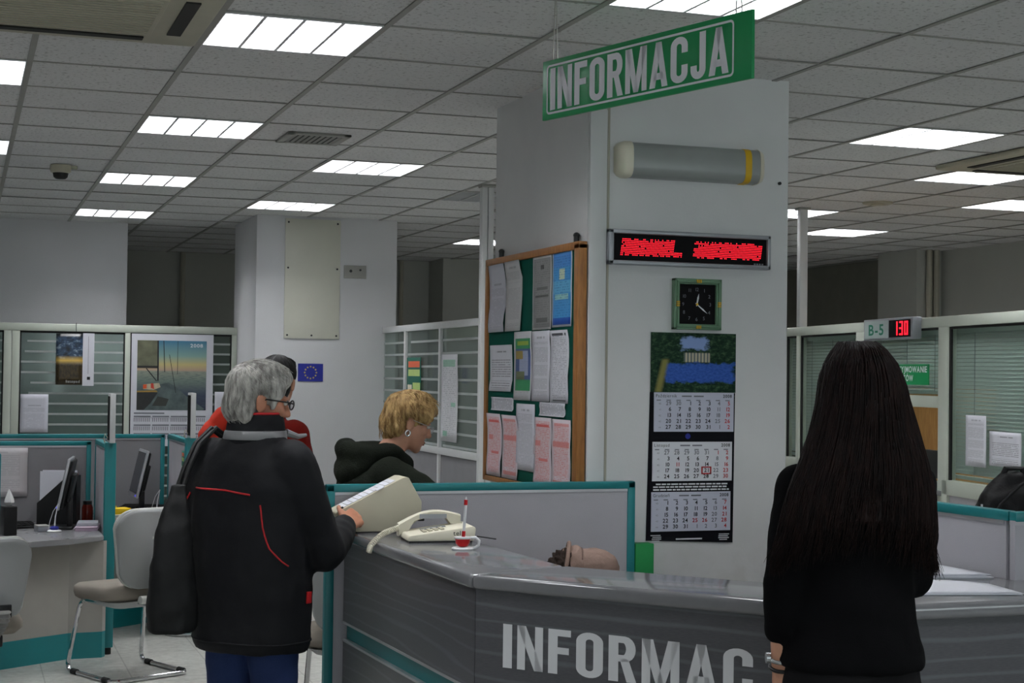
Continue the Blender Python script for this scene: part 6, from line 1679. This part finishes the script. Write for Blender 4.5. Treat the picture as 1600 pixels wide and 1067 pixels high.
# ---------------- plain standing figures further back
def bystander(lab, base, f, htop, coat_m, hair_m, hem, rshift=0.0, sw=0.205, tall=1.0):
    B0 = Vector((*base, 0)); BR, BF, BU = basis(f); k = htop/1.72
    def P(r, f_, z): return B0+BR*r*k+BF*f_*k+Z*z*k
    t = thing('person', lab, 'person', B0)
    hB = basis(BF-Z*0.05); b = Blob(); Q, Mx = add_head(b, P(rshift, 0.02, 1.588), hB, k, P(0, -0.01, 1.42))
    b.oval([(P(0, 0, 0.86), BR*0.15, BF*0.11), (P(0, 0, 1.1), BR*0.14, BF*0.1), (P(0, 0, 1.28), BR*0.16, BF*0.1), (P(0, 0, 1.38), BR*0.12, BF*0.08), (P(0, 0, 1.43), BR*0.055, BF*0.055)])
    for q in (-1, 1):
        b.chain([(P(q*0.165, 0, 1.35), 0.05), (P(q*0.23, -0.02, 1.06), 0.042), (P(q*0.2, 0.14, 0.86), 0.028)]); b.chain([(P(q*0.085, 0, 0.88), 0.085), (P(q*0.095, 0.01, 0.48), 0.055), (P(q*0.1, 0, 0.09), 0.04)]); b.cap(P(q*0.1, -0.03, 0.05), 0.034, P(q*0.11, 0.12, 0.04), 0.03)
        add_hand(b, P(q*0.195, 0.15, 0.845), -Z*0.8+BF*0.5, -BR*q, (0.4, 0.5, 0.4), 0.95, q)
    body, tr = b.skin('body', M['skin'], t, 0.007, 3); face_parts(body, Q, hB, k)
    b = Blob(); b.ell(Q(0, -0.022, 0.045), (0.088, 0.106, 0.088), Mx); b.ell(Q(0, -0.055, -0.02), (0.08, 0.068, 0.085), Mx); b.ell(Q(0, 0.05, 0.085), (0.07, 0.05, 0.042), Mx)
    hair, htr = b.skin('hair', M[hair_m], t, 0.007, 4); sm = MB(); strands(sm, htr, Q(0, -0.02, 0.02), hB, 250, hB[2], lambda th: 1.7, 0.002, 5, 0.003); merge_strands(hair, sm)
    b = Blob(); b.oval([(P(0, 0, hem), BR*(sw+0.02), BF*0.16), (P(0, 0, 0.95), BR*(sw+0.005), BF*0.15), (P(0, 0, 1.1), BR*sw, BF*0.145), (P(0, 0, 1.26), BR*(sw+0.005), BF*0.135), (P(0, 0, 1.35), BR*(sw-0.02), BF*0.11), (P(0, 0, 1.41), BR*0.12, BF*0.09), (P(0, 0, 1.47), BR*0.075, BF*0.075)], 24, 2.4)
    for q in (-1, 1): b.chain([(P(q*0.165, 0, 1.34), 0.075), (P(q*0.235, -0.02, 1.06), 0.064), (P(q*0.205, 0.12, 0.88), 0.05)])
    b.skin('coat', M[coat_m], t, 0.010, 4, disp=0.006, dscale=0.1)
    b = Blob()
    for q in (-1, 1): b.chain([(P(q*0.085, 0, 0.9), 0.095), (P(q*0.095, 0.01, 0.48), 0.075), (P(q*0.1, 0, 0.10), 0.065)])
    b.skin('trousers', M['dark_trouser'], t, 0.012, 4)
    for q in (-1, 1):
        b = Blob(); b.cap(P(q*0.1, -0.04, 0.05), 0.043, P(q*0.112, 0.12, 0.04), 0.038)
        b.skin('shoe', M['shoe'], t, 0.008, 3, keep=lambda me: [setattr(v, 'co', Vector((v.co.x, v.co.y, max(0.002, v.co.z)))) for v in me.vertices])
    return t, P
t, P = bystander('black haired person in a red coat, half hidden behind the grey haired person', (1.375, 7.58), IF+IR*0.15, 1.735, 'red_coat', 'hair_black', 0.75, 0.075)
b = Blob(); b.chain([(P(-0.235, -0.03, 1.34), 0.06), (P(-0.16, -0.03, 1.42), 0.06), (P(-0.06, -0.04, 1.455), 0.06)]); b.cap(P(-0.235, -0.05, 1.34), 0.055, P(-0.26, -0.07, 1.2), 0.05)
b.skin('scarf', M['red_scarf'], t, 0.01, 4, disp=0.008, dscale=0.06)
t, P = bystander('person in a dark purple coat cut by the right edge of the picture', (4.11, 5.0), IF-IR*0.2, 1.76, 'purple_coat', 'hair_black', 0.7, 0, 0.21)
t = thing('handbag', 'black leather bag beside the purple coat at the right edge', 'bag', (3.72, 4.98, 0.935))
b = Blob(); rg = []
for z, k in ((0.90, 0.9), (0.92, 1.0), (1.0, 1.06), (1.1, 1.02), (1.19, 0.82), (1.25, 0.5), (1.275, 0.25)):
    rg.append((Vector((3.72+0.03*(1-k), 4.98, z+0.035)), IR*0.125*k, IF*0.07*max(0.5, k)))
b.oval(rg, 20, 2.3); b.skin('bag_body', M['leather'], t, 0.008, 3, disp=0.009, dscale=0.07)
m_ = MB()
m_.tube([Vector((3.72, 4.98, 0.035))+IR*a-IF*0.07+Z*z for a, z in ((-0.10, 1.05), (-0.04, 1.16), (0.03, 1.23), (0.09, 1.27))], 0.006, 8); m_.build('seam_cord', M['leather'], t)
m_ = MB(); m_.tube([Vector((3.72, 4.98, 0.035))+IR*a+Z*z for a, z in ((-0.04, 1.21), (0.0, 1.29), (0.06, 1.29), (0.09, 1.2))], 0.011, 8); m_.build('strap', M['leather'], t)
m_ = MB(); m_.box(-0.004, 0.004, -0.002, 0.002, -0.018, 0.018, bev=0.001); bmesh.ops.transform(m_.bm, matrix=frame(Vector((3.72, 4.98, 1.175))+IR*-0.105-IF*0.05, IR, IF, Z), verts=m_.bm.verts); m_.build('zip_pull', M['silver'], t)
t = thing('table', 'plain grey table under the black leather bag', 'table', (3.64, 5.05, 0.035))
s_ = MB(); s_.box(-0.22, 0.18, -0.25, 0.12, 0.86, 0.895, bev=0.005); s_.build('table_top', M['desk'], t, world=False)
for x in (-0.19, 0.15):
    for y in (-0.22, 0.09): s_ = MB(); s_.box(x-0.018, x+0.018, y-0.018, y+0.018, -0.035, 0.86); s_.build('leg', M['silver'], t, world=False, smooth=False)

# ---------------- coat over the chair behind the counter
t = thing('coat', 'pinkish beige coat with a dark fur lined hood, on the chair behind the counter', 'coat', (2.2, 5.45, 0.5))
b = Blob()
def Cc(a, f, z): return Vector((2.195, 5.46, 0))+IR*a+IF*f+Z*z
b.oval([(Cc(0, 0.03, 0.52), IR*0.25, IF*0.12), (Cc(0, 0.02, 0.7), IR*0.26, IF*0.12), (Cc(0.01, 0, 0.84), IR*0.2, IF*0.11), (Cc(0.02, 0, 0.92), IR*0.14, IF*0.09)], 24, 2.5)
b.ell(Cc(0.03, 0, 0.94), (0.12, 0.09, 0.072)); b.ell(Cc(-0.035, -0.01, 0.955), (0.045, 0.085, 0.07), Matrix.Rotation(0.3, 3, 'Y')); b.cap(Cc(-0.05, 0.0, 0.985), 0.03, Cc(-0.045, 0.05, 0.94), 0.04)
ct_, ctt = b.skin('coat_shell', M['beige_coat'], t, 0.006, 3, disp=0.004, dscale=0.03)
b = Blob(); b.ell(Cc(-0.07, -0.015, 0.945), (0.045, 0.075, 0.07), Matrix.Rotation(0.5, 3, 'Y')); b.cap(Cc(-0.085, -0.02, 0.93), 0.05, Cc(-0.13, -0.02, 0.85), 0.045)
b.skin('fur_lining', M['fur'], t, 0.006, 2, disp=0.012, dscale=0.018)
m_ = MB(); pts = []
for i in range(14):
    h = stick(ctt, Cc(0.005, -0.09+0.18*i/13, 1.2), -Z, 0.0, -0.0)
    hh = ctt.ray_cast(Cc(0.002, -0.08+0.16*i/13, 1.2), -Z, 0.5)
    if hh[0]: pts.append(hh[0]+Z*0.001)
if len(pts) > 3: m_.tube(pts, 0.0025, 6); m_.build('hood_seam', M['coat_seam'], ct_)
m_ = MB(); m_.tube([Cc(-0.06+0.015*math.sin(PI*i/16), 0.085*math.cos(PI*i/16), 0.93+0.1*math.sin(PI*i/16)) for i in range(17)], 0.008, 8); m_.build('hood_rim', M['beige_coat'], ct_)
